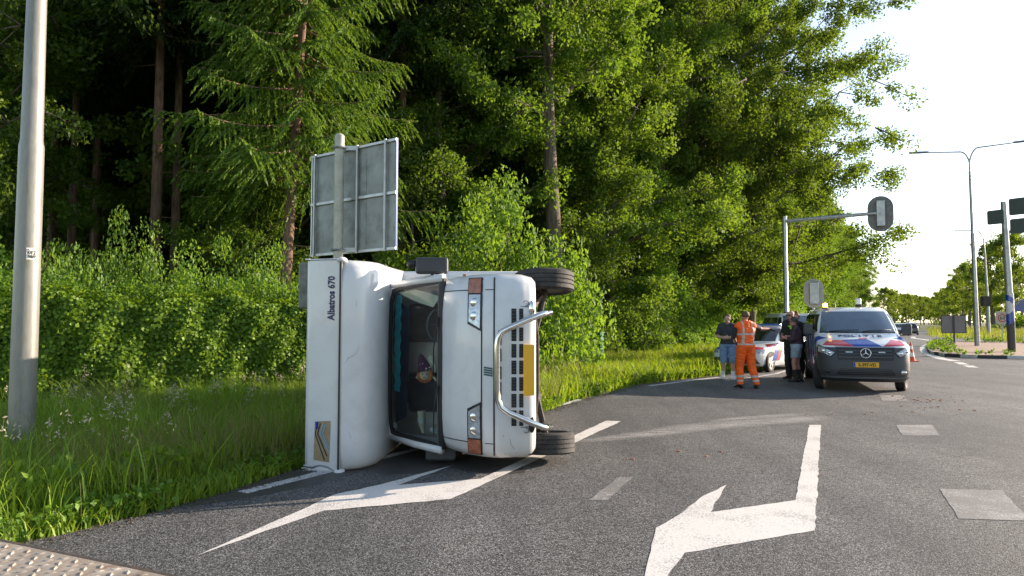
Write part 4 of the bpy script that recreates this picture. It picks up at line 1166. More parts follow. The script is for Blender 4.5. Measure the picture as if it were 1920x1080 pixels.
st = MB(); st.box((-.327, 0, 2.5015), (.03, 2.24, .022)); sto = st.obj('rubber_strip', mat('brown_rubber', (.035, .022, .022), .5), mh, smooth=None)
st = MB(); st.box((-.320, 0, 2.487), (.016, 2.24, .006)); st.obj('trim_bead', M_alu, sto, smooth=None)
for sg in (-1, 1):
    cp = MB(); cp.ellipsoid((-.36, sg * 1.135, 2.50), (.08, .035, .06), 12, 8); cp.obj('corner_cap', M_white, mh, smooth=180)
    tr = MB(); tr.box((-1.25, sg * 1.146, 2.885), (1.7, .02, .05)); tr.obj('roof_trim', M_alu, mh, smooth=None, bevel=.004)
    ft = MB(); ft.tube([(-.345, sg * 1.142, 2.53), (-.415, sg * 1.142, 2.87), (-.50, sg * 1.142, 2.905)], .012, 6); ft.obj('roof_trim', M_alu, mh, smooth=180)
# torn trim at the lower corner
tt_ = MB(); tt_.tube([(-.36, -1.13, 2.55), (-.37, -1.09, 2.62), (-.39, -1.075, 2.72), (-.40, -1.10, 2.80), (-.42, -1.09, 2.90)], [.018, .02, .016, .02, .012], 6); tt_.tube([(-.40, -1.135, 2.58), (-.43, -1.11, 2.72), (-.45, -1.12, 2.93)], [.012, .014, .008], 5); tt_.obj('torn_trim', M_alu, mh, smooth=40, label='bent metal trim torn loose at the lower corner')
# lettering
Mt = frame((fp_(2.605) + .004, .72, 2.605), (0, 1, 0), (-.2, 0, .98), (.98, 0, .2))
text_obj('lettering', 'Albatros 670', .108, M_navy, Mt, up_o, extrude=.002, bold=.0035, sx=.84)
# taped picture of lines and its blue corner
def panel_quad(nm, q, m, off, parent):
    p = MB(); p.add([(fp_(z) + off, y, z) for y, z in q] + [(fp_(z) + off - .003, y, z) for y, z in q], [(0, 1, 2, 3)] + [(i, i + 4, (i + 1) % 4 + 4, (i + 1) % 4) for i in range(4)]); return p.obj(nm, m, parent, smooth=None)
M_brown = mat('brown_print', (.30, .22, .13), .5, var=.2, scale=12)
pic = panel_quad('picture', [(-.60, 2.60), (-1.04, 2.61), (-1.02, 2.785), (-.61, 2.775)], M_brown, .006, up_o)
panel_quad('picture_corner', [(-.615, 2.735), (-.69, 2.735), (-.69, 2.768), (-.615, 2.768)], M_blue, .008, pic)
for i in range(4):
    y = -.66 - i * .0; z = 2.77 - i * .028
    for (y0, z0, y1, z1) in ((-.62 - i * .008, z - .03, -.74, z), (-.74, z, -1.02 + i * .045, z - .11)):
        if z1 < 2.61: z1 = 2.612
        d_ = Vector((y1 - y0, z1 - z0)).normalized(); nn = Vector((-d_.y, d_.x)) * .006
        panel_quad('picture_line', [(y0 + nn.x, z0 + nn.y), (y1 + nn.x, z1 + nn.y), (y1 - nn.x, z1 - nn.y), (y0 - nn.x, z0 - nn.y)], mat('black_print', (.02, .015, .015), .5) if i < 2 else mat('pale_blue_print', (.2, .36, .44), .5), .008 + .001 * i, pic)
# scratches and cracks from the slide
M_scr = mat('scratch_grey', (.16, .15, .14), .8, var=.4, scale=40)
for pts in ([(-.317, .02, 2.44), (-.312, .07, 2.41), (-.313, .10, 2.36), (-.322, .13, 2.32), (-.335, .20, 2.29)], [(-.33, .60, 2.36), (-.33, .66, 2.35)], [(-.33, .63, 2.33), (-.335, .70, 2.335)], [(-.318, -.70, 2.40), (-.325, -.78, 2.37), (-.34, -.82, 2.33)]):
    c_ = MB(); c_.tube(pts, [.0008, .002, .0016, .001, .0008][:len(pts)] if len(pts) > 2 else .0015, 5); c_.obj('scratch', M_scr, alo, smooth=None)
for pts in ([(-.90, .60), (-.80, .66), (-.74, .67)], [(-.93, .72), (-.70, .74)]):
    c_ = MB(); P_ = [nose.pf(y, z, .0003) for y, z in pts]; c_.tube(P_, .0018, 5); c_.obj('scratch', M_scr, cab_body, smooth=None)
# roof hatch, house body, windows
hb = MB(); hb.loft([[(-2.06, y, z) for y, z in ((-1.14, .52), (1.14, .52), (1.14, 2.90), (-1.14, 2.90))], [(-6.9, y, z) for y, z in ((-1.14, .52), (1.14, .52), (1.14, 2.90), (-1.14, 2.90))]]); hbo = hb.obj('house_body', M_white, mh, smooth=30, bevel=.03); fix_normals(hbo)
M_hatch = mat('dirty_roof_plastic', (.20, .21, .18), .6, var=.4, scale=9, dirt=(.05, .06, .04), dscale=8)
for x, y, l in ((-.80, .87, .38), (-3.2, 0, .5), (-5.4, .3, .4)):
    h = MB(); h.box((x, y, 2.975), (l, .52, .15)); h.obj('roof_hatch', M_hatch, hbo, smooth=None, bevel=.02)
for sg in (-1, 1):
    for x, l in ((-3.1, .9), (-5.2, 1.1)):
        w_ = MB(); w_.box((x, sg * 1.147, 1.95), (l, .02, .55)); wf = w_.obj('window', M_black, hbo, smooth=None, bevel=.006)
        w_ = MB(); w_.box((x, sg * 1.156, 1.95), (l - .08, .012, .47)); w_.obj('pane', M_dglass, wf, smooth=None)
    sk = MB(); sk.box((-4.4, sg * 1.10, .42), (4.8, .04, .22)); sk.obj('skirt', M_white, hbo, smooth=None, bevel=.01)
rw = MB(); rw.box((-6.907, 0, 2.0), (.02, 1.2, .6)); rw.obj('window', M_dglass, hbo, smooth=None)
for sg in (-1, 1):
    tl = MB(); tl.box((-6.91, sg * .95, .8), (.03, .18, .3)); tl.obj('rear_lamp', M_red, hbo, smooth=None, bevel=.006)
# headlights: dark bezel, lens, amber indicator
for sg in (1, -1):
    def Q(a, b, z0, z1, cut=0): return [(sg * a, z0), (sg * b, z0), (sg * b, z1), (sg * (a + cut), z1)]
    o = nose.patch([(sg * .36, .962), (sg * .93, .958), (sg * .93, 1.112), (sg * .44, 1.112)], off=.010, thick=.02).obj('headlight', M_black, mh, smooth=40)
    nose.patch([(sg * .395, .978), (sg * .745, .974), (sg * .745, 1.098), (sg * .465, 1.098)], off=.018, thick=.01).obj('lens', M_lens, o, smooth=40)
    for yy in (.52, .66):
        b_ = MB(); p = nose.pf(sg * yy, 1.035, .016); b_.ellipsoid(p, (.012, .05, .045), 12, 8); b_.obj('bulb_reflector', M_chrome, o, smooth=180)
    nose.patch([(sg * .762, .972), (sg * .915, .970), (sg * .915, 1.10), (sg * .762, 1.10)], off=.018, thick=.01).obj('indicator', M_amber, o, smooth=40)
    # fog lamp recess, towing eye cover, side repeater
    f_ = MB(); f_.ellipsoid(nose.pf(sg * .60, .445, .0), (.025, .085, .035), 14, 8); f_.obj('fog_lamp', M_chrome if sg > 0 else M_black, mh, smooth=180)
    e_ = MB(); c0 = Vector(nose.pf(sg * .655, .505, .003)); e_.tube([tuple(c0 + Vector((0, .026 * math.cos(q), .026 * math.sin(q)))) for q in [2 * math.pi * k / 18 for k in range(19)]], .0035, 5); e_.obj('towing_cover', M_plast, mh, smooth=180)
    r_ = MB(); r_.box((-.60, sg * (nose.side(1.18, -.60) + .012), 1.18), (.075, .024, .04)); r_.obj('side_repeater', M_amber, mh, smooth=None, bevel=.008)
# grille slots in three rows
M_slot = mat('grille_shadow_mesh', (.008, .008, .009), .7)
for z, w_, seg in ((.775, .034, [(.30, .15), (.12, .13), (-.06, .13), (-.22, .13)]), (.63, .052, [(.52, .16), (.335, .14), (.165, .14), (-.005, .14), (-.175, .14), (-.345, .14), (-.525, .16)]), (.555, .042, [(.52, .16), (.335, .14), (.165, .14), (-.005, .14), (-.175, .14), (-.345, .14), (-.525, .16)])):
    for y, l in seg:
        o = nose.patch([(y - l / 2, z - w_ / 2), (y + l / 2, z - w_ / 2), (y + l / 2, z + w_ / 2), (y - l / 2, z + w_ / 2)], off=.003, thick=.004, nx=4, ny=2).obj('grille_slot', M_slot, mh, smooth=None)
        for k in range(4):
            yy = y - l / 2 + l * (k + .8) / 4.6
            f_ = nose.patch([(yy, z - w_ / 2), (yy + .008, z - w_ / 2), (yy + .008, z + w_ / 2), (yy, z + w_ / 2)], off=.007, thick=.004, nx=1, ny=1).obj('grille_fin', M_plast, o, smooth=None)
for k in range(4):
    y = -.10 + k * .024
    nose.patch([(y, .85), (y + .017, .85), (y + .030, .94), (y + .013, .94)], off=.006, nx=1, ny=3).obj('badge_bar', mat('teal_badge', (.015, .09, .10), .3), mh, smooth=None)
np_ = MB(); np_.box((.012, -.03, .475), (.016, .52, .11)); npo = np_.obj('number_plate', M_yplate, mh, smooth=None, bevel=.004)
# bull bar
bp_ = [(-.02, .56, .25), (.09, .545, .34), (.135, .48, .50), (.14, .40, .68), (.14, .36, .755), (.14, .30, .792), (.14, .22, .80), (.14, 0, .80), (.14, -.22, .80), (.14, -.32, .792), (.14, -.40, .755), (.14, -.45, .68), (.135, -.53, .50), (.09, -.60, .34), (-.02, -.62, .25)]
bb = MB(); bb.tube(bp_, .032, 14); bb.obj('bull_bar', M_chrome, mh, smooth=180)
for y in (.55, -.60):
    b2 = MB(); b2.box((-.05, y, .30), (.22, .05, .06)); b2.obj('bar_bracket', M_under, mh, smooth=None, bevel=.01)
# mirrors
for sg in (1, -1):
    mm = MB()
    if sg > 0: mm.box((-.70, 1.10, 1.56), (.11, .19, .37))
    else: mm.box((-.78, -1.02, 1.46), (.10, .17, .34), Matrix.Translation((0, 0, 0)))
    mo = mm.obj('mirror', M_plast, mh, smooth=None, bevel=.03, label='crushed mirror under the cab' if sg < 0 else None)
    gm = MB(); gm.box((-.757, 1.10, 1.56) if sg > 0 else (-.832, -1.02, 1.46), (.006, .15, .32)); gm.obj('mirror_glass', M_chrome, mo, smooth=None)
    ar = MB()
    for zz in (1.44, 1.56): ar.tube([(-.80, sg * .93, zz - .03), (-.74, sg * 1.0, zz)], .022, 8)
    if sg > 0: ar.ellipsoid((-.70, 1.12, 1.79), (.045, .05, .06), 10, 8)
    ar.obj('mirror_arm', M_black, mo, smooth=60)
# wheels and underbody
for x in (-.92, -5.0):
    for sg in (1, -1): wheel(mh, (x, sg * (.925 if x > -2 else .88), .27 if x > -2 else .48), .345, .245, sg, steer=.10 if x > -2 else 0, m_rim=mat('steel_wheel', (.34, .34, .34), .5, .5, dirt=(.12, .09, .06)))
ub = MB()
for sg in (-1, 1):
    ub.box((-3.6, sg * .45, .46), (6.2, .09, .12)); ub.tube([(-.92, sg * .82, .27), (-.85, sg * .5, .34), (-.80, sg * .30, .40)], [.04, .03, .035], 8); ub.tube([(-.92, sg * .78, .30), (-.55, sg * .62, .42), (-.25, sg * .58, .45)], .028, 8)
    ub.tube([(-1.02, sg * .80, .32), (-1.0, sg * .70, .62), (-1.0, sg * .68, .80)], .05, 8)
ub.tube([(-.80, -.4, .40), (-.80, .4, .40)], .04, 8); ub.tube([(-5.0, -.85, .48), (-5.0, .85, .48)], .05, 8); ub.tube([(-1.2, .2, .36), (-3.5, .25, .34), (-6.6, .6, .34)], .035, 8)
ub.box((-.75, .05, .52), (.7, .6, .22)); ub.box((-3.2, -.3, .46), (1.0, .6, .2))
ub.tube([(-.25, .60, .42), (-.3, .3, .38), (-.3, -.3, .38), (-.25, -.62, .42)], .022, 8)
ub.obj('underbody', M_under, mh, smooth=40)
fl = MB(); fl.box((-3.9, 0, .54), (5.8, 2.1, .05)); fl.obj('floor_pan', M_under, mh, smooth=None)

# things lying in and hanging behind the windscreen
def mhp(x, y, z): return MHM @ Vector((x, y, z))
def on_ws(y, t, off): return MHM @ (ws(y, t) - nrm_ws * off)
dl = thing('doll', 'small doll with a spotted purple hat hanging upside down behind the windscreen', 'doll', tuple(on_ws(-.12, .38, .085)))
dl.scale = (1.35, 1.35, 1.35)
b_ = MB(); b_.ellipsoid((0, 0, -.02), (.05, .045, .05), 12, 10); hd = b_.obj('head', mat('doll_skin', (.70, .52, .38), .7), dl, smooth=180)
b_ = MB()
for q in range(9):
    a = 3.3 + q * .36; b_.tube([(.05 * math.cos(a), -.01, -.02 + .05 * math.sin(a)), (.066 * math.cos(a), -.02, -.02 + .066 * math.sin(a))], [.014, .010], 5)
for q in (-1, 1): b_.ellipsoid((q * .05, 0, -.015), (.016, .03, .04), 8, 6)
b_.obj('hair', mat('orange_wool', (.62, .16, .03), .9), dl, smooth=180)
b_ = MB(); b_.lathe([(.062, .015), (.058, .035), (.042, .09), (.02, .14), (.003, .165)], 14, Matrix.Rotation(-.25, 4, 'Y')); ho = b_.obj('hat', mat('purple_felt', (.10, .012, .06), .9), dl, smooth=60)
b_ = MB()
for q in range(14):
    a = q * 2.4; zz = .03 + (q % 5) * .022; rr = .057 - (zz - .03) * .42; b_.ellipsoid(tuple(Matrix.Rotation(-.25, 4, 'Y') @ Vector((rr * math.cos(a), rr * math.sin(a), zz))), (.009, .009, .009), 6, 4)
b_.obj('hat_spots', mat('white_felt', (.75, .72, .7), .9), ho, smooth=180)
b_ = MB(); b_.ellipsoid((.05, .02, .09), (.035, .03, .06), 10, 8); b_.tube([(.04, 0, .12), (.085, -.01, .06), (.09, -.01, .0)], .011, 6); b_.tube([(.03, 0, .0), (.085, -.01, -.05), (.10, -.01, -.07)], .011, 6); b_.tube([(-.05, 0, .0), (-.07, -.01, -.05)], .010, 6); b_.tube([(.05, 0, .13), (.03, .0, .19)], .003, 4); b_.obj('body', mat('pale_cloth', (.62, .58, .45), .9), dl, smooth=180)
b_ = MB()
for q in (-.017, .017): b_.ellipsoid((q, -.043, -.012), (.006, .005, .007), 6, 4)
b_.box((0, -.044, -.038), (.022, .006, .004)); b_.obj('face', M_black, hd, smooth=None)
pt = thing('paper_roll', 'cream rolled paper lying at the lower corner of the windscreen', 'paper', tuple(on_ws(-.74, .42, .055)))
pt.scale = (1.3, 1.3, 1.3)
b_ = MB(); b_.tube([(0, 0, .09), (.005, 0, -.03), (.02, 0, -.1)], [.035, .026, .016], 10); b_.obj('roll', mat('cream_paper', (.68, .60, .45), .8, var=.2, scale=20), pt, smooth=60)
b_ = MB(); b_.tube([(.002, 0, .03), (.004, 0, -.01)], [.037, .034], 10); b_.obj('band', mat('paper_card', (.62, .62, .6), .7), pt, smooth=60)
tp_ = thing('tissue', 'crumpled white tissue lying inside the bottom of the windscreen', 'tissue', tuple(on_ws(-.82, .14, .06)))
b_ = MB()
for q in range(9): b_.ellipsoid((random.uniform(-.07, .07), random.uniform(-.02, .02), random.uniform(-.02, .03)), (random.uniform(.015, .04), .02, random.uniform(.01, .022)), 7, 5)
b_.obj('paper', mat('white_tissue', (.66, .72, .72), .9), tp_, smooth=40)
# ------------------------------------------------------------------ police van
def text_on(s, size, m, M, parent, **k): return text_obj('lettering', s, size, m, M, parent, **k)
M_pbody = M_pwhite
def make_van(label, loc, rz, full=True, plate='S-397-VD'):
    t = thing('police_van' if full else 'white_van', label, 'van', loc, rz)
    B = Body([(.24, -.16, -4.95, .86, .42, .25), (.32, -.04, -5.02, .92, .46, .25), (.48, 0, -5.05, .955, .50, .25), (.66, -.015, -5.05, .965, .50, .25), (.84, -.05, -5.05, .968, .50, .25),
              (1.02, -.11, -5.05, .968, .52, .25), (1.08, -.17, -5.05, .968, .55, .25), (1.14, -.34, -5.05, .966, .60, .25), (1.20, -.58, -5.05, .962, .62, .25), (1.27, -.86, -5.04, .955, .62, .25), (1.33, -1.06, -5.03, .945, .55, .25),
              (1.50, -1.28, -5.0, .91, .45, .25), (1.70, -1.54, -4.97, .865, .42, .25), (1.86, -1.76, -4.93, .82, .45, .28), (1.93, -1.92, -4.88, .775, .5, .3), (1.97, -2.15, -4.80, .69, .5, .3), (1.99, -2.6, -4.6, .5, .4, .3)], n=2.7)
    lo, hi = B.split(lambda x, y, z: z < 1.02 and x > -.72 - .1 * (z < .5), 3)
    o1 = clean(lo).obj('bumper', M_plast, t, smooth=35); fix_normals(o1)
    o2 = clean(hi).obj('body', M_pbody, t, smooth=35); fix_normals(o2)
    ws_ = B.patch([(-.83, 1.36), (.83, 1.36), (.715, 1.865), (-.715, 1.865)], off=.006, nx=14, ny=8).obj('windscreen', mat('sky_blue_tinted_glass', (.06, .10, .15), .03, var=.3, scale=2, spec=1.0, coat=1.0), t, smooth=60)  # blue of the tint and of reflected sky is put into the base colour
    B.patch([(-.83, 1.335), (.83, 1.335), (.83, 1.365), (-.83, 1.365)], off=.008, nx=12, ny=1).obj('scuttle', M_black, t, smooth=60)
    for y0, y1 in ((.1, .74), (-.62, .02)):
        w_ = MB(); w_.tube([B.pf(y0, 1.35, .03), B.pf((y0 + y1) / 2, 1.385, .03), B.pf(y1, 1.40, .02)], [.014, .010, .007], 6); w_.obj('wiper', M_black, t, smooth=180)
    for sg in (1, -1):
        for q in ([(-1.50, 1.37), (-2.08, 1.37), (-2.05, 1.80), (-1.80, 1.80)], [(-2.18, 1.37), (-3.3, 1.37), (-3.3, 1.80), (-2.16, 1.80)], [(-3.42, 1.37), (-4.7, 1.37), (-4.66, 1.80), (-3.42, 1.80)]):
            if q[0][0] > -1.6: q = [(-1.36, 1.37), (-2.08, 1.37), (-2.06, 1.80), (-1.86, 1.80)]
            B.patch(q, 's', sg, .006, 8, 5).obj('side_window', M_dglass, t, smooth=60)
        for x in (-1.30, -2.13, -3.36):
            gp = MB(); gp.tube([B.ps(x - (.0 if x < -1.5 else (z - .5) * .0), z, sg, .0) for z in (.45, .7, .95, 1.2, 1.34)], .006, 5); gp.obj('panel_gap', M_black, t, smooth=180)
        B.patch([(-1.0, .34), (-4.1, .34), (-4.1, .44), (-1.0, .44)], 's', sg, .012, 8, 2).obj('sill', M_plast, t, smooth=60)
        hnd = MB(); hnd.box((-1.95, sg * .985, 1.12), (.2, .03, .04)); hnd.obj('door_handle', M_plast, t, smooth=None, bevel=.008)
        for x in (-.92, -4.10):
            arch = MB(); c = Vector((x, 0, .36)); A = []; Bq = []
            for k in range(19):
                a = math.pi * k / 18 - .12 + .24 * k / 18 * 0; px, pz = x + .43 * math.cos(a), .36 + .43 * math.sin(a); qx, qz = x + .37 * math.cos(a), .36 + .37 * math.sin(a)
                A.append(B.ps(px, max(.26, pz), sg, .012)); Bq.append(B.ps(qx, max(.26, qz), sg, .016))
            arch.add(A + Bq, [(k, k + 1, k + 20, k + 19) for k in range(18)]); arch.obj('wheel_arch', M_plast, t, smooth=60)
            dk = MB(); P = [B.ps(x + .37 * math.cos(2 * math.pi * k / 24), max(.25, .36 + .37 * math.sin(2 * math.pi * k / 24)), sg, .008) for k in range(24)]
            dk.add(P, [tuple(range(24))]); dk.obj('wheel_well', M_black, t, smooth=None)
            wheel(t, (x, sg * .865, .335), .335, .22, sg, steer=(-.30 if x > -2 and full else 0), m_rim=M_rim)
        mo = MB(); mo.box((-1.38, sg * 1.09, 1.42), (.13, .22, .28)); mo2 = mo.obj('mirror', M_plast, t, smooth=None, bevel=.04)
        mg = MB(); mg.box((-1.449, sg * 1.09, 1.42), (.006, .17, .22)); mg.obj('mirror_glass', M_chrome, mo2, smooth=None)
        ma = MB(); ma.tube([(-1.36, sg * .92, 1.38), (-1.36, sg * 1.0, 1.36)], .03, 8); ma.obj('mirror_arm', M_plast, mo2, smooth=180)
        # headlamps
        h = B.patch([(sg * .60, .90), (sg * .70, .80), (sg * .955, .90), (sg * .945, 1.075)] if sg > 0 else [(sg * .60, .90), (sg * .70, .80), (sg * .955, .90), (sg * .945, 1.075)], off=.010, thick=.02).obj('headlight', M_black, t, smooth=60)
        B.patch([(sg * .625, .895), (sg * .705, .82), (sg * .945, .91), (sg * .93, 1.05)], off=.016, thick=.01).obj('lens', M_lens, h, smooth=60)
        for yy, zz in ((.72, .88), (.84, .93)):
            bb_ = MB(); bb_.ellipsoid(B.pf(sg * yy, zz, .016), (.02, .05, .045), 10, 7); bb_.obj('bulb_reflector', M_chrome, h, smooth=180)
        fg = MB(); fg.ellipsoid(B.pf(sg * .76, .47, .0), (.02, .075, .045), 12, 7); fg.obj('fog_lamp', M_chrome if sg > 0 else M_black, t, smooth=180)
    # grille
    gr = B.patch([(-.56, .74), (.56, .74), (.60, 1.02), (-.60, 1.02)], off=.012, thick=.02, nx=12).obj('grille', M_black, t, smooth=60)
    for z in (.80, .87, .94):
        B.patch([(-.53, z - .018), (.53, z - .018), (.55, z + .018), (-.55, z + .018)], off=.028, thick=.014, nx=12, ny=2).obj('grille_bar', M_plast, gr, smooth=60)
    B.patch([(-.61, 1.018), (.61, 1.018), (.61, 1.032), (-.61, 1.032)], off=.018, nx=12, ny=1).obj('bonnet_edge', M_alu, gr, smooth=60)
    if full:
        em = MB(); c = Vector(B.pf(0, .88, .048)); 
        em.tube([tuple(c + Vector((0, .105 * math.cos(q), .105 * math.sin(q)))) for q in [2 * math.pi * k / 32 for k in range(33)]], .011, 8)
        for k in range(3):
            a = math.pi / 2 + k * 2 * math.pi / 3; e = c + Vector((0, .1 * math.cos(a), .1 * math.sin(a)))
            em.tube([tuple(c + Vector((.008, 0, 0))), tuple(e)], [.02, .004], 6)
        em.obj('star_badge', M_chrome, gr, smooth=60)
        for y in (-.33, .33):
            B.patch([(y - .07, .895), (y + .07, .895), (y + .07, .92), (y - .07, .92)], off=.034, thick=.01, nx=2, ny=1).obj('flash_lamp', mat('flash_lens', (.55, .58, .6), .2), gr, smooth=None)
    B.patch([(-.60, .40), (.60, .40), (.52, .54), (-.52, .54)], off=.006, nx=10, ny=2).obj('lower_intake', M_black, t, smooth=60)
    for z in (.44, .48, .515): B.patch([(-.54, z - .006), (.54, z - .006), (.54, z + .006), (-.54, z + .006)], off=.014, nx=10, ny=1).obj('intake_bar', M_plast, t, smooth=60)
    B.patch([(-.90, .325), (.90, .325), (.90, .36), (-.90, .36)], off=.014, nx=14, ny=1).obj('bumper_lip', mat('lip_plastic', (.10, .10, .10), .5), t, smooth=60)
    if full:
        pl = MB(); x0 = B.pf(0, .635, .02)[0]; pl.box((x0, 0, .635), (.02, .52, .115)); plo = pl.obj('number_plate', M_yplate, t, smooth=None, bevel=.004)
        eb = MB(); eb.box((x0 + .0115, -.238, .635), (.003, .042, .108)); eb.obj('plate_band', M_blue, plo, smooth=None)
        Mp = frame((x0 + .012, .02, .632), (0, 1, 0), (0, 0, 1), (1, 0, 0)); text_on(plate, .105, M_black, Mp, plo, bold=.003, sx=.86)
        # livery
        def S(q, m): B.patch(q, off=.006, nx=8, ny=10).obj('livery_stripe', m, t, smooth=60)
        S([(-.86, 1.065), (-.215, 1.04), (-.45, 1.175), (-.74, 1.16)], M_red)
        S([(-.21, 1.04), (.36, 1.04), (.10, 1.205), (-.43, 1.18)], M_blue)
        S([(-.06, 1.20), (.10, 1.208), (.16, 1.222), (-.02, 1.225)], M_orangered)
        S([(.37, 1.04), (.86, 1.07), (.80, 1.155), (.62, 1.19)], M_red)
        for i in range(4):   # diagonal bars on both sides
            for sg in (1, -1):
                x = -.66 - i * .62
                if i == 0: q = [(x, .92), (x - .26, .92), (x - .44, 1.26), (x - .12, 1.22)]
                else: q = [(x + .30, .47), (x + .10, .47), (x - .40, 1.30), (x - .20, 1.30)]
                B.patch(q, 's', sg, .006, 4, 10).obj('livery_stripe', M_blue, t, smooth=60)
                q2 = [(p[0] - .31, p[1]) for p in q]
                if i == 0: q2 = [(x + .02, .80), (x - .24, .80), (x - .26, .915), (x, .915)]
                else: q2 = [(x + .09, .47), (x - .06, .47), (x - .32, .90), (x - .17, .90)]
                B.patch(q2, 's', sg, .007, 4, 10).obj('livery_stripe', M_red, t, smooth=60)
        p = Vector(B.pf(0, 1.265, .012)); p2 = Vector(B.pf(0, 1.285, .012)); upv = (p2 - p).normalized(); xx = Vector((0, 1, 0))
        for k, ch in enumerate('POLITIE'):
            y = -.42 + k * .14; pp = Vector(B.pf(y, 1.262, .010)); tl = (Vector(B.pf(y + .01, 1.262, .010)) - pp).normalized(); u2 = (Vector(B.pf(y, 1.275, .010)) - pp).normalized(); nn = tl.cross(u2)
            text_on(ch, .20, M_navy, frame(pp, tl, u2, nn), t, bold=.006)
        # roof lights
        be = MB(); be.lathe([(.075, 0), (.075, .03), (.065, .04)], 16, Matrix.Translation((-2.0, -.62, 1.945))); bo = be.obj('beacon', M_black, t, smooth=40)
        bl = MB(); bl.lathe([(.055, .03), (.06, .08), (.05, .13), (.02, .145)], 16, Matrix.Translation((-2.0, -.62, 1.945))); bl.obj('beacon_lamp', mat('lit_amber', (.8, .4, .1), .3, emit=((1.0, .48, .12), 5.0)), bo, smooth=60)
        b2 = MB(); b2.box((-2.5, .22, 2.03), (.14, .12, .07)); bo = b2.obj('roof_lamp', M_black, t, smooth=None, bevel=.01)
        b2 = MB(); b2.lathe([(.07, .0), (.07, .13), (.055, .15)], 14, Matrix.Translation((-2.5, .22, 2.066))); b2.obj('lamp_cover', mat('white_lamp_cover', (.7, .72, .74), .3), bo, smooth=50)
        an = MB(); an.tube([(-2.25, -.35, 1.985), (-2.32, -.36, 2.12)], [.008, .003], 5); an.obj('aerial', M_black, t, smooth=None)
    st_ = MB()
    for sg in (.42, -.42):
        st_.box((-2.2, sg, 1.42), (.14, .46, .55)); st_.box((-2.22, sg, 1.76), (.10, .24, .16))
    return t, B
HV = -16.0
h_ = Vector((-math.sin(R(19)), -math.cos(R(19)), 0)); lv = Vector((math.cos(R(19)), -math.sin(R(19)), 0))   # heading, and its left
nosec = Vector((8.0, 15.49, 0))
van, VB = make_van('police van with red and blue stripes and orange plate parked facing the view', tuple(nosec), math.atan2(h_.y, h_.x))
van2, _ = make_van('white van with lit amber lamp mostly hidden behind the white police car', (11.85, 26.8, 0), R(-98), full=False)
be = MB(); be.lathe([(.055, .0), (.06, .10), (.02, .14)], 14, Matrix.Translation((-1.12, -.42, 1.42))); be.obj('beacon_lamp', MATS['lit_amber'], van2, smooth=60)

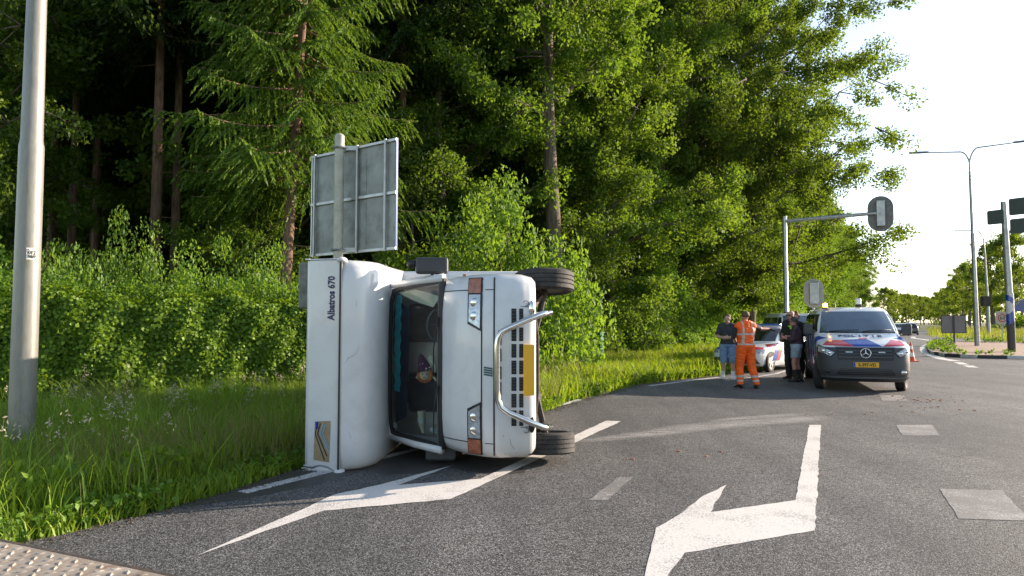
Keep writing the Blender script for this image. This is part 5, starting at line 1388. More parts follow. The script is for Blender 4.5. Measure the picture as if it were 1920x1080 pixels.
# ------------------------------------------------------------------ police car and other cars
def make_car(nm, label, loc, rz, m_body, police=False, L=4.5, H=1.47, simple=False):
    t = thing(nm, label, 'car', loc, rz)
    k = H / 1.47
    B = Body([(.20, -.18, -L + .15, .80, .40, .35), (.28, -.06, -L + .04, .85, .48, .4), (.42, 0, -L, .885, .55, .42), (.58, -.01, -L + .01, .895, .58, .42), (.68, -.06, -L + .02, .895, .60, .42), (.745, -.16, -L + .03, .89, .62, .42),
              (.80, -.38, -L + .03, .885, .62, .42), (.86, -.72, -L + .04, .88, .60, .42), (.91, -1.0, -L + .06, .87, .55, .42), (.95, -1.16, -L + .08, .86, .5, .42),
              (1.10 * k, -1.44, -L + .22, .80, .42, .4), (1.28 * k, -1.76, -L + .40, .715, .40, .4), (1.39 * k, -1.98, -L + .55, .65, .42, .4), (1.445 * k, -2.2, -L + .75, .57, .45, .4), (1.47 * k, -2.6, -L + 1.1, .4, .4, .35)], n=2.6)
    full = MB(); full.loft(B.shell(2), True); o = full.obj('body', m_body, t, smooth=40); fix_normals(o)
    z1 = 1.385 * k
    B.patch([(-.76, .975), (.76, .975), (.585, z1), (-.585, z1)], off=.006, nx=12, ny=6).obj('windscreen', M_dglass, t, smooth=60)
    # rear window
    rw_ = MB(); V = []
    for j in range(5):
        for i in range(9):
            z = 1.0 + (z1 - 1.0) * j / 4; y = (-.68 + 1.36 * i / 8) * (1 - .22 * j / 4); V.append((B.rear(z, y) - .008, y, z))
    rw_.add(V, [(j * 9 + i, j * 9 + i + 1, (j + 1) * 9 + i + 1, (j + 1) * 9 + i) for j in range(4) for i in range(8)]); rw_.obj('rear_window', M_dglass, t, smooth=60)
    for sg in (1, -1):
        for q in ([(-1.55, .985), (-2.35, .985), (-2.33, z1 - .02), (-2.0, z1 - .02)], [(-2.43, .985), (-3.25, .985), (-3.2, z1 - .02), (-2.42, z1 - .02)], [(-3.33, .985), (-L + .55, 1.0), (-L + .85, z1 - .05), (-3.30, z1 - .02)]):
            B.patch(q, 's', sg, .006, 6, 4).obj('side_window', M_dglass, t, smooth=60)
        for x in (-.86, -L + .95):
            dk = MB(); P = [B.ps(x + .355 * math.cos(2 * math.pi * k_ / 24), max(.205, .32 + .355 * math.sin(2 * math.pi * k_ / 24)), sg, .006) for k_ in range(24)]
            dk.add(P, [tuple(range(24))]); dk.obj('wheel_well', M_black, t, smooth=None)
            wheel(t, (x, sg * .80, .315), .315, .20, sg, steer=(.12 if x > -2 else 0))
        B.patch([(sg * .52, .60), (sg * .88, .61), (sg * .875, .735), (sg * .56, .70)], off=.008, thick=.015).obj('headlight', M_black if simple else M_lens, t, smooth=60)
        tl = MB(); pz = [(B.rear(z, sg * y) - .012, sg * y, z) for y, z in ((.55, .76), (.84, .74), (.82, .95), (.55, .92))]; tl.add(pz + [(p[0] + .05, p[1], p[2]) for p in pz], [(0, 1, 2, 3)] + [(i, i + 4, (i + 1) % 4 + 4, (i + 1) % 4) for i in range(4)])
        tl.obj('rear_lamp', mat('red_tail_lens', (.45, .01, .02), .2, coat=.5), t, smooth=None)
        mo = MB(); mo.box((-1.52, sg * .98, 1.0), (.10, .20, .13)); mo.obj('mirror', M_black, t, smooth=None, bevel=.03)
        if not simple:
            for x in (-1.42, -2.39, -3.3):
                gp = MB(); gp.tube([B.ps(x, z, sg, 0) for z in (.35, .6, .8, .95)], .005, 5); gp.obj('panel_gap', M_black, t, smooth=180)
            hn = MB(); hn.box((-2.2, sg * .90, .85), (.16, .03, .03)); hn.obj('door_handle', m_body, t, smooth=None, bevel=.008)
    B.patch([(-.46, .62), (.46, .62), (.48, .665), (-.48, .665)], off=.008, nx=8, ny=1).obj('grille', M_black, t, smooth=60)
    B.patch([(-.80, .28), (.80, .28), (.74, .46), (-.74, .46)], off=.008, nx=12, ny=3).obj('lower_intake', M_black, t, smooth=60)
    for z in (.31, .36, .41): B.patch([(-.76, z - .008), (.76, z - .008), (.76, z + .008), (-.76, z + .008)], off=.016, nx=12, ny=1).obj('intake_bar', M_alu, t, smooth=60)
    rp = MB(); x0 = B.rear(.62, 0) - .014; rp.box((x0, 0, .62), (.02, .5, .11)); rp.obj('number_plate', M_yplate, t, smooth=None)
    if police:
        def S(q, m, kind='f', sg=1): B.patch(q, kind, sg, .006, 8, 8).obj('livery_stripe', m, t, smooth=60)
        S([(-.86, .70), (-.30, .70), (-.45, .80), (-.80, .77)], M_blue)
        S([(.30, .70), (.86, .71), (.80, .79), (.46, .81)], M_red)
        S([(-.28, .70), (.28, .70), (.05, .82), (-.40, .80)], M_blue)
        for sg in (1, -1):
            for i in range(3):
                x = -1.18 - i * .82
                S([(x + .22, .36), (x - .05, .36), (x - .32, .90), (x - .02, .90)], M_blue, 's', sg)
                S([(x - .06, .36), (x - .26, .36), (x - .52, .90), (x - .33, .90)], M_orangered, 's', sg)
            S([(-.70, .80), (-1.1, .80), (-1.25, .90), (-.95, .88)], M_red, 's', sg)
        lb = MB(); lb.box((-2.3, 0, 1.51), (.26, 1.1, .06)); lo_ = lb.obj('light_bar', mat('blue_lamp_cover', (.05, .12, .4), .2), t, smooth=None, bevel=.02)
    return t
gr_h = R(48)
make_car('police_car', 'white police car with striped wing parked on the verge behind the man in orange', (7.05, 22.0, 0), math.atan2(-math.cos(gr_h), -math.sin(gr_h)), M_pwhite, police=True, L=4.6, H=1.47)
make_car('dark_car', 'dark car with red tail lamps driving away down the far road', (51.4, 88.3, 0), R(60), mat('dark_paint', (.018, .018, .022), .2, coat=.6), simple=True, L=4.4, H=1.5)
make_car('grey_car', 'silver grey car half hidden behind the police van on the far road', (44.9, 79.0, 0), R(-118), mat('silver_paint', (.30, .31, .32), .25, .5, coat=.6), simple=True, L=4.4, H=1.45)
# ------------------------------------------------------------------ street furniture
M_galv = mat('galvanised_steel', (.40, .41, .41), .42, .75, var=.18, scale=5, dirt=(.22, .22, .19), dscale=3, damt=.6)
def lichen_pole():
    m, nt, b = _nt('lichened_pole'); L = nt.links
    tc = N(nt, 'ShaderNodeTexCoord'); mp = N(nt, 'ShaderNodeMapping'); mp.inputs['Scale'].default_value = (3, 3, .6); L.new(tc.outputs['Object'], mp.inputs[0])
    n = N(nt, 'ShaderNodeTexNoise', Scale=4.0, Detail=8.0, Roughness=.7); L.new(mp.outputs[0], n.inputs[0])
    r = ramp(nt, [(.35, (.20, .20, .195)), (.55, (.27, .265, .235)), (.72, (.17, .175, .10))], n.outputs['Fac']); L.new(r.outputs[0], b.inputs['Base Color'])
    b.inputs['Metallic'].default_value = .25; b.inputs['Roughness'].default_value = .42
    n2 = N(nt, 'ShaderNodeTexNoise', Scale=45.0, Detail=4.0); L.new(tc.outputs['Object'], n2.inputs[0])
    bp = N(nt, 'ShaderNodeBump', Strength=.25, Distance=.004); L.new(n2.outputs['Fac'], bp.inputs['Height']); L.new(bp.outputs[0], b.inputs['Normal'])
    return m
M_pole = lichen_pole()
M_signback = mat('weathered_sign_back', (.27, .29, .275), .55, .2, var=.22, scale=2.5, dirt=(.06, .055, .035), dscale=3.5, damt=.6)
M_boardback = mat('signal_board_back', (.17, .17, .155), .55, .1, var=.25, scale=6, dirt=(.06, .055, .04), dscale=9)
M_sign_white = mat('sign_white', (.72, .66, .58), .4, var=.06)
# lamp post at the left edge
lp = thing('lamp_post', 'tall grey lamp post with a number sticker in the grass at far left', 'lamp post', (-5.66, 7.95, 0))
b = MB(); b.tube([(0, 0, -.1), (0, 0, .9), (0, 0, 3.62), (0, 0, 3.66), (0, 0, 3.74), (0, 0, 9.5)], [.135, .134, .128, .128, .114, .075], 32); b.obj('pole', M_pole, lp, smooth=40)
b = MB(); b.tube([(0, 0, 9.4), (0, 0, 9.9), (.2, -.1, 10.2), (1.4, -.6, 10.3)], .04, 10); b.box((1.7, -.72, 10.3), (.7, .25, .1)); b.obj('lamp_head', M_galv, lp, smooth=40)
ang = math.atan2(-7.95, 5.66) + .30
sd = Vector((math.cos(ang), math.sin(ang), 0)); tg = Vector((-sd.y, sd.x, 0))
b = MB(); zc = 2.39
pts = []
for j in range(2):
    for k in range(7):
        a = ang - .42 + .84 * k / 6; pts.append((.1335 * math.cos(a), .1335 * math.sin(a), zc - .068 + .136 * j))
b.add(pts, [(k, k + 1, k + 8, k + 7) for k in range(6)]); so_ = b.obj('sticker', mat('white_sticker', (.70, .69, .65), .4), lp, smooth=180)
for s_, dz in (('012', .012), ('969', -.034)):
    text_obj('lettering', s_, .058, M_black, frame(sd * .1375 + Vector((0, 0, zc + dz)), tg, (0, 0, 1), sd), so_, extrude=.001, bold=.001)
b = MB(); p = sd * .1365 - tg * .035 + Vector((0, 0, zc + .047)); b.box(tuple(p), (.004, .004, .004)); b.ellipsoid(tuple(p), (.008, .008, .009), 8, 5); b.obj('sticker_emblem', M_amber, so_, smooth=180)

# direction sign seen from behind
sg_ = thing('road_sign', 'large road sign seen from behind on a single post above the motorhome', 'road sign', (-2.80, 10.95, 0))
b = MB(); b.tube([(0, 0, 0), (0, 0, 4.62)], .078, 20); b.tube([(0, 0, 4.62), (0, 0, 4.65)], [.08, .05], 20); b.obj('post', mat('pale_post', (.43, .43, .36), .5, var=.12, scale=9, dirt=(.2, .2, .13), dscale=7, damt=.5), sg_, smooth=40)
A_ = Vector((-3.42 + 2.71, 11.6 - 10.95, 0)); B_ = Vector((-1.75 + 2.71, 10.4 - 10.95, 0)); ex_ = (B_ - A_).normalized(); W_ = (B_ - A_).length; nb_ = Vector((ex_.y, -ex_.x, 0))  # towards the view
mid = (A_ + B_) / 2 + Vector((0.06, .10, 0)); z0, z1 = 2.72, 4.46
def FM(u, d, z): return mid + ex_ * u + nb_ * d + Vector((0, 0, z))
def fbox(b, u, d, z, su, sd_, sz): b.box((0, 0, 0), (su, sd_, sz), frame(FM(u, d, z), ex_, -nb_, (0, 0, 1)))
for k, (u0, u1) in enumerate(((-W_ / 2, -.33), (-.33, .34), (.34, W_ / 2))):
    b = MB(); fbox(b, (u0 + u1) / 2, 0, (z0 + z1) / 2, u1 - u0 - .008, .012, z1 - z0); pl_ = b.obj('panel', M_signback, sg_, smooth=None)
    b = MB(); fbox(b, (u0 + u1) / 2, -.010, (z0 + z1) / 2, u1 - u0 - .004, .004, z1 - z0); b.obj('sign_face', M_blue, pl_, smooth=None)
for z in (z0 + .02, (z0 + z1) / 2 + .02, z1 - .02):
    b = MB(); fbox(b, 0, .024, z, W_, .032, .045 if z != (z0 + z1) / 2 + .02 else .05); b.obj('frame_rail', M_galv, sg_, smooth=None, bevel=.004)
for u in (-W_ / 2 + .12, .16, W_ / 2 - .22):
    b = MB(); b.tube([FM(u, .052, z0 - .01), FM(u, .052, z1 + .01)], .022, 10); b.obj('frame_tube', M_galv, sg_, smooth=60)
for u in (-W_ / 2 + .01, W_ / 2 - .01):
    b = MB(); fbox(b, u, .005, (z0 + z1) / 2, .02, .035, z1 - z0 + .01); b.obj('frame_edge', M_alu if u < 0 else M_blue, sg_, smooth=None)
for z in (z0 + .04, z1 - .04):
    b = MB(); b.tube([(.10 * math.cos(q), .10 * math.sin(q), z) for q in [2 * math.pi * k / 16 for k in range(17)]], .018, 6); c_ = FM(.12, .05, z); b.box((c_.x * .5 + .04, c_.y * .5, z), (.22, .05, .07)); b.obj('clamp', M_galv, sg_, smooth=40)

# green cabinet
cb = thing('utility_cabinet', 'small green metal cabinet standing in the sunny grass before the wood', 'cabinet', (3.42, 28.2, 0), R(-28))
M_green = mat('green_paint', (.012, .15, .075), .4, var=.12, scale=4)
b = MB(); b.box((0, 0, .58), (.62, .42, 1.15)); b.obj('housing', M_green, cb, smooth=None, bevel=.01)
b = MB(); b.box((0, -.215, .58), (.56, .012, 1.02)); do = b.obj('door', M_green, cb, smooth=None, bevel=.004)
b = MB(); b.box((-.22, -.228, .55), (.03, .02, .14)); b.obj('handle', M_black, do, smooth=None, bevel=.004)
b = MB(); b.box((.20, -.2235, 1.0), (.12, .005, .09)); b.obj('label_plate', M_sign_white, do, smooth=None)
b = MB(); b.box((0, 0, 1.17), (.68, .48, .05)); b.obj('lid', mat('lid_green', (.05, .20, .13), .35), cb, smooth=None, bevel=.01)
# old rail by the wood
rl = thing('rusty_railing', 'low rusty brown railing in front of the bushes right of the cabinet', 'railing', (6.6, 34.2, 0), R(35))
for x in (-1.1, 0, 1.1):
    b = MB(); b.box((x, 0, .42), (.09, .09, .86)); b.obj('post', mat('rusted_iron', (.16, .055, .035), .8, var=.4), rl, smooth=None, bevel=.01)
for z in (.5, .8):
    b = MB(); b.box((0, -.06, z), (2.5, .03, .07)); b.obj('rail', MATS['rusted_iron'], rl, smooth=None, bevel=.006)

# traffic signals
def stadium(w, h, n=10):
    r = w / 2; P = []
    for k in range(n + 1): a = math.pi * k / n; P.append((r * math.cos(a), h / 2 - r + r * math.sin(a)))
    for k in range(n + 1): a = math.pi + math.pi * k / n; P.append((r * math.cos(a), -h / 2 + r + r * math.sin(a)))
    return P
def signal_head(parent, c, rz, w, h, bw, M_boardback=M_boardback):
    M = Matrix.Translation(c) @ Matrix.Rotation(rz, 4, 'Z') @ Matrix.Rotation(R(90), 4, 'X')   # local z points to the view
    b = MB(); b.prism(stadium(w, h), -.02, .0, M); bo = b.obj('backing_board', M_boardback, parent, smooth=30)
    for k in range(-3, 4):
        x = k * w / 8; hh = h / 2 - w / 2 + math.sqrt(max(0, (w / 2) ** 2 - x * x)) - .03
        b = MB(); b.box((x, 0, .004), (.012, 2 * hh, .010), M); b.obj('board_rib', M_boardback, bo, smooth=None)
    b = MB(); b.prism([(-bw / 2, -h * .36), (bw / 2, -h * .36), (bw / 2, h * .36), (-bw / 2, h * .36)], .012, .17, M); b.obj('housing', M_galv, parent, smooth=None, bevel=.02)
    b = MB()
    for k in (-1, 0, 1):
        b.lathe([(.10, -.021), (.11, -.2), (.10, -.2), (.09, -.03)], 16, M @ Matrix.Translation((0, k * .3, 0)), cap=False)
    b.obj('visor', M_black, parent, smooth=40)
ms = thing('traffic_signal', 'signal mast whose long arm carries a rounded backing board over the lane', 'traffic light', (12.45, 31.0, 0))
b = MB(); b.tube([(0, 0, 0), (0, 0, 1.95), (0, 0, 2.0), (0, 0, 6.42)], [.14, .14, .105, .10], 18); mp_ = b.obj('mast', M_galv, ms, smooth=40)
b = MB(); b.tube([(0, 0, 1.3), (0, 0, 2.05)], .147, 18); b.obj('base_sleeve', M_black, mp_, smooth=40)
ae = Vector((15.6 - 12.45, 28.7 - 31.0, 6.22))
b = MB(); b.tube([(0, 0, 6.2), tuple(ae * .5 + Vector((0, 0, 3.1))), tuple(ae)], [.085, .08, .07], 14); b.obj('arm', M_galv, ms, smooth=60)
signal_head(ms, (ae.x + .05, ae.y + .1, ae.z - .02), R(-24), .98, 1.52, .32)
ps = thing('pole_signal', 'low signal on its own post with a pale oval board behind the police van roof', 'traffic light', (14.55, 33.0, 0))
b = MB(); b.tube([(0, 0, 0), (0, 0, 3.55)], .075, 14); b.obj('post', M_galv, ps, smooth=60)
signal_head(ps, (0, -.12, 2.98), R(-14), .92, 1.42, .42, mat('pale_board_back', (.36, .36, .32), .55, var=.12))

# double lamp on the island, and a far single lamp
dlp = thing('double_street_lamp', 'tall street lamp with two arms standing on the brick traffic island', 'street lamp', (28.95, 42.6, .1))
b = MB(); b.tube([(0, 0, 0), (0, 0, .5), (-.05, 0, 7.0), (-.06, 0, 7.1), (-.10, 0, 11.0)], [.15, .15, .115, .095, .075], 16); b.obj('pole', M_galv, dlp, smooth=40)
for sx, ex2, ez in ((-1, (-3.15, .6), 12.3), (1, (2.65, -1.6), 12.5)):
    b = MB(); P = [(-.10, 0, 10.9), (-.10, 0, 11.5)]
    for k in range(1, 7):
        u = k / 6; P.append((-.10 + ex2[0] * (u ** 1.5) * .16, ex2[1] * (u ** 1.5) * .16, 11.5 + (ez - 11.55) * math.sin(u * math.pi / 2)))
    P.append((-.1 + ex2[0] * .75, ex2[1] * .75, ez)); b.tube(P, [.048] * (len(P) - 1) + [.036], 10); ar_ = b.obj('arm', M_galv, dlp, smooth=60)
    d = Vector((ex2[0], ex2[1], 0)).normalized(); s0 = Vector((-.1 + ex2[0] * .73, ex2[1] * .73, ez + .01))
    b = MB(); M = frame(s0 + d * .45, d, Vector((-d.y, d.x, 0)), (0, 0, 1)); b.loft([[(x, y * w_, z) for y, z in ((-1, 0), (-.6, .07), (.6, .07), (1, 0), (.7, -.04), (-.7, -.04))] for x, w_ in ((-.45, .06), (-.3, .12), (.2, .15), (.55, .12), (.68, .04))], True, M=M); b.obj('lamp_head', mat('lamp_head_grey', (.20, .25, .32), .4, .3), ar_, smooth=50)
b = MB(); b.tube([(-2.3, .45, 12.34), (-.1, 0, 12.6), (1.9, -1.15, 12.58)], .008, 4); b.obj('tie_wire', M_galv, dlp, smooth=60)
fl_ = thing('street_lamp', 'far single armed street lamp behind the double lamp', 'street lamp', (52.6, 75.5, 0))
b = MB(); b.tube([(0, 0, 0), (0, 0, 3), (-.1, 0, 9.2)], [.2, .17, .09], 12); b.obj('pole', M_galv, fl_, smooth=60)
b = MB(); b.tube([(-.1, 0, 9.1), (-.2, 0, 11.0), (-.7, 0, 11.7), (-1.6, 0, 11.75), (-3.4, 0, 11.8)], [.08, .07, .06, .06, .05], 8); b.box((-3.7, 0, 11.82), (.9, .25, .09)); b.obj('arm', M_galv, fl_, smooth=60)
b = MB(); b.box((-.25, -.1, 3.9), (.9, .5, 1.1)); b.obj('equipment_box', M_under, fl_, smooth=None, bevel=.03)

# post with small boards, blue and white band and black foot
bpz = thing('signal_post', 'thick post with three dark boards, a blue and white band and a black foot', 'sign post', (24.85, 34.1, .1))
b = MB(); b.tube([(0, 0, 2.9), (-.12, 0, 7.55)], [.165, .125], 18); b.obj('pole', M_galv, bpz, smooth=60)
b = MB(); b.tube([(.04, 0, 0), (.03, 0, 1.55)], .178, 18); b.obj('foot', mat('dark_foot', (.06, .058, .058), .6, var=.25), bpz, smooth=60)
zz = 1.55
def wrapband(z0, z1, tilt, m, nm):
    b = MB(); rr = [[(.02 + .18 * math.cos(q), .18 * math.sin(q), z + tilt * math.cos(q)) for q in [2 * math.pi * k / 18 for k in range(18)]] for z in (z0, z1)]; b.loft(rr, True, False, False); b.obj(nm, m, bpz, smooth=60)
b = MB(); b.tube([(.03, 0, 1.5), (.02, 0, 2.95)], .174, 18); b.obj('white_band', mat('white_sleeve', (.62, .63, .64), .45), bpz, smooth=60)
wrapband(1.5, 2.05, .16, M_blue, 'blue_band'); wrapband(2.42, 2.72, -.16, M_blue, 'blue_band')
M_dboard = mat('dark_board', (.055, .075, .068), .5, var=.15)
for (u, z, w_, h_b) in ((-.50, 6.80, .72, .72), (.52, 7.22, .86, .84), (.54, 6.25, .86, .74)):
    b = MB(); M = frame((-.10, -.2, z), Vector((.60, -.80, 0)), Vector((.80, .60, 0)), (0, 0, 1)); r_ = .08; P = []
    for sx, sz, a0 in ((1, 1, 0), (-1, 1, 90), (-1, -1, 180), (1, -1, 270)):
        for k in range(4): a = R(a0 + 30 * k); P.append((sx * (w_ / 2 - r_) + r_ * math.cos(a), sz * (h_b / 2 - r_) + r_ * math.sin(a)))
    M2 = M @ Matrix.Translation((u, 0, 0)) @ Matrix.Rotation(R(90), 4, 'X'); b.prism(P, -.03, .03, M2); bo = b.obj('board', M_dboard, bpz, smooth=30)
    b = MB(); b.prism([(p[0] * .99, p[1] * .99) for p in P], -.034, -.0305, M2); b.obj('board_edge', mat('teal_edge', (.05, .22, .22), .4), bo, smooth=30)

# 60 sign, twin grey boards, far blue sign
s6 = thing('speed_sign', 'square pale sign with a red ring and the number 60 beside the banded post', 'road sign', (42.05, 58.6, 0), R(-30))
b = MB(); b.box((0, 0, .9), (.09, .06, 2.0)); b.obj('post', M_galv, s6, smooth=None)
b = MB(); b.box((0, -.06, 1.98), (.98, .03, 1.06)); bo = b.obj('board', mat('cream_board', (.66, .52, .44), .45, var=.05), s6, smooth=None, bevel=.01)
MF = frame((0, -.079, 1.94), (1, 0, 0), (0, 0, 1), (0, -1, 0))
b = MB(); P = [(.34, 0), (.34, .004), (.26, .004), (.26, 0)]; b.lathe(P, 32, MF, cap=False); b.obj('red_ring', mat('ring_red', (.62, .05, .03), .4), bo, smooth=30)
text_obj('lettering', '60', .40, M_black, MF, bo, extrude=.002, bold=.006)
text_obj('lettering', 'zone', .13, M_black, MF @ Matrix.Translation((0, .42, 0)), bo, extrude=.002, bold=.0)
tw = thing('twin_board_sign', 'pair of grey boards seen from behind on one low post on the island', 'road sign', (29.85, 46.2, .1), R(-22))
b = MB(); b.box((0, 0, .9), (.10, .08, 1.95)); b.obj('post', mat('dark_post', (.06, .06, .06), .6), tw, smooth=None)
for sx in (-1, 1):
    b = MB(); b.box((sx * .37, .05, 1.36), (.70, .03, 1.22)); bo = b.obj('board', mat('grey_board', (.20, .20, .21), .5, var=.06), tw, smooth=None, bevel=.008)
    b = MB()
    for dx, dz, w_, h_b in ((0, .595, .71, .035), (0, -.595, .71, .035), (.34, 0, .035, 1.16), (-.34, 0, .035, 1.16)): b.box((sx * .37 + dx, .02, 1.36 + dz), (w_, .035, h_b))
    b.obj('board_frame', M_black, bo, smooth=None)
bs = thing('direction_sign', 'blue direction sign far away behind the avenue at the right edge', 'road sign', (93, 126, 0), R(-30))
b = MB(); b.box((-.8, 0, 2.8), (.4, .3, 5.6)); b.obj('post', M_galv, bs, smooth=None)
b = MB(); b.box((1.0, -.25, 4.6), (4.4, .08, 2.2)); b.obj('board', M_blue, bs, smooth=None)
# cone
cn = thing('traffic_cone', 'orange and white traffic cone on the asphalt beside the police van', 'cone', (16.25, 27.9, 0))
M_cone = mat('cone_orange', (.62, .07, .025), .5); M_conew = mat('cone_white', (.75, .73, .7), .5)
b = MB(); b.box((0, 0, .02), (.42, .42, .04)); b.obj('base', M_cone, cn, smooth=None, bevel=.01)
def cr(z): return .155 - .125 * z / .78
for z0, z1, m in ((.04, .20, M_cone), (.20, .36, M_conew), (.36, .50, M_cone), (.50, .63, M_conew), (.63, .80, M_cone)):
    b = MB(); b.lathe([(cr(z0), z0), (cr(z1), z1)], 18); b.obj('sleeve', m, cn, smooth=50)

# steel tread plate loading deck at the lower left
dk = thing('loading_deck', 'worn rusty tread plate deck of a lorry in the lower left corner', 'loading deck', (-1.265, 2.065, .9), math.atan2(-.37, .85))
M_tread = mat('worn_tread_plate', (.42, .37, .31), .5, .3, var=.3, scale=9, bump=.15, bscale=50, dirt=(.20, .085, .04), dscale=11, damt=.7)
b = MB(); b.box((-1.3, -.75, -.01), (4.2, 1.5, .02)); b.obj('plate', M_tread, dk, smooth=None, bevel=.006)
V = []; Fc = []
for i in range(-46, 16):
    for j in range(0, 26):
        x, y = i * .055 + (.0275 if j % 2 else 0), -.03 - j * .030; a = R(45 if (i + j) % 2 else -45); o_ = len(V)
        for (u, v, z) in ((-.017, 0, 0), (0, -.0062, 0), (.017, 0, 0), (0, .0062, 0), (-.009, 0, .0042), (.009, 0, .0042)):
            V.append((x + u * math.cos(a) - v * math.sin(a), y + u * math.sin(a) + v * math.cos(a), z))
        Fc += [(o_, o_ + 1, o_ + 4), (o_ + 1, o_ + 5, o_ + 4), (o_ + 1, o_ + 2, o_ + 5), (o_ + 2, o_ + 3, o_ + 5), (o_ + 3, o_ + 4, o_ + 5), (o_ + 3, o_, o_ + 4)]
b = MB(); b.add(V, Fc); b.obj('tread_bumps', M_tread, dk, smooth=None, kind='stuff')
b = MB(); b.box((-1.3, .003, -.06), (4.2, .02, .12)); b.obj('edge_rail', M_under, dk, smooth=None, bevel=.004)
for x in (-3.2, -1.5, .6):
    b = MB(); b.box((x, -.8, -.47), (.12, .12, .87)); b.obj('support', M_under, dk, smooth=None)
# ------------------------------------------------------------------ people: one continuous skin each, clothes as shells over it
M_skin = mat('skin', (.50, .30, .22), .55, var=.06, scale=20)
M_skin2 = mat('sunburnt_skin', (.52, .26, .19), .55, var=.06, scale=20)
def capsules(mb, caps):
    for (p0, r0, p1, r1) in caps:
        a, b = Vector(p0), Vector(p1); d = b - a; L = max(d.length, 1e-4); d.normalize()
        P = []; Rr = []
        for k in range(4): t = math.pi / 2 * k / 4; P.append(a - d * r0 * math.cos(t)); Rr.append(max(.002, r0 * math.sin(t)))
        P.append(a); Rr.append(r0); P.append(b); Rr.append(r1)
        for k in range(1, 5): t = math.pi / 2 * k / 4; P.append(b + d * r1 * math.sin(t)); Rr.append(max(.002, r1 * math.cos(t)))
        mb.tube(P, Rr, 14)
def hand_caps(w, f, up, side, curl=.3, s=1.0, grip=False):
    """wrist position, finger direction, palm normal, thumb side"""
    w = Vector(w); f = Vector(f).normalized(); up = Vector(up); up = (up - f * up.dot(f)).normalized(); sd = Vector(side); sd = (sd - f * sd.dot(f)).normalized()
    c = []
    for q in (-.024, -.008, .008, .024): c.append((w + sd * q * .7, .016 * s, w + f * .085 * s + sd * q * s, .013 * s))
    for q, l in ((.028, .068), (.0095, .078), (-.0095, .072), (-.028, .055)):
        k0 = w + f * .09 * s + sd * q * s; k1 = k0 + (f - up * curl).normalized() * l * .5 * s; k2 = k1 + (f - up * curl * 2.6).normalized() * l * .5 * s
        c.append((k0, .0095 * s, k1, .0088 * s)); c.append((k1, .0088 * s, k2, .0075 * s))
    t0 = w + f * .03 * s + sd * .028 * s; t1 = t0 + (f * .7 + sd * .8 - up * .3).normalized() * .04 * s; t2 = t1 + (f * .95 + sd * .2 - up * .5).normalized() * .032 * s
    c += [(t0, .013 * s, t1, .011 * s), (t1, .011 * s, t2, .009 * s)]
    return c
SHELL = {}
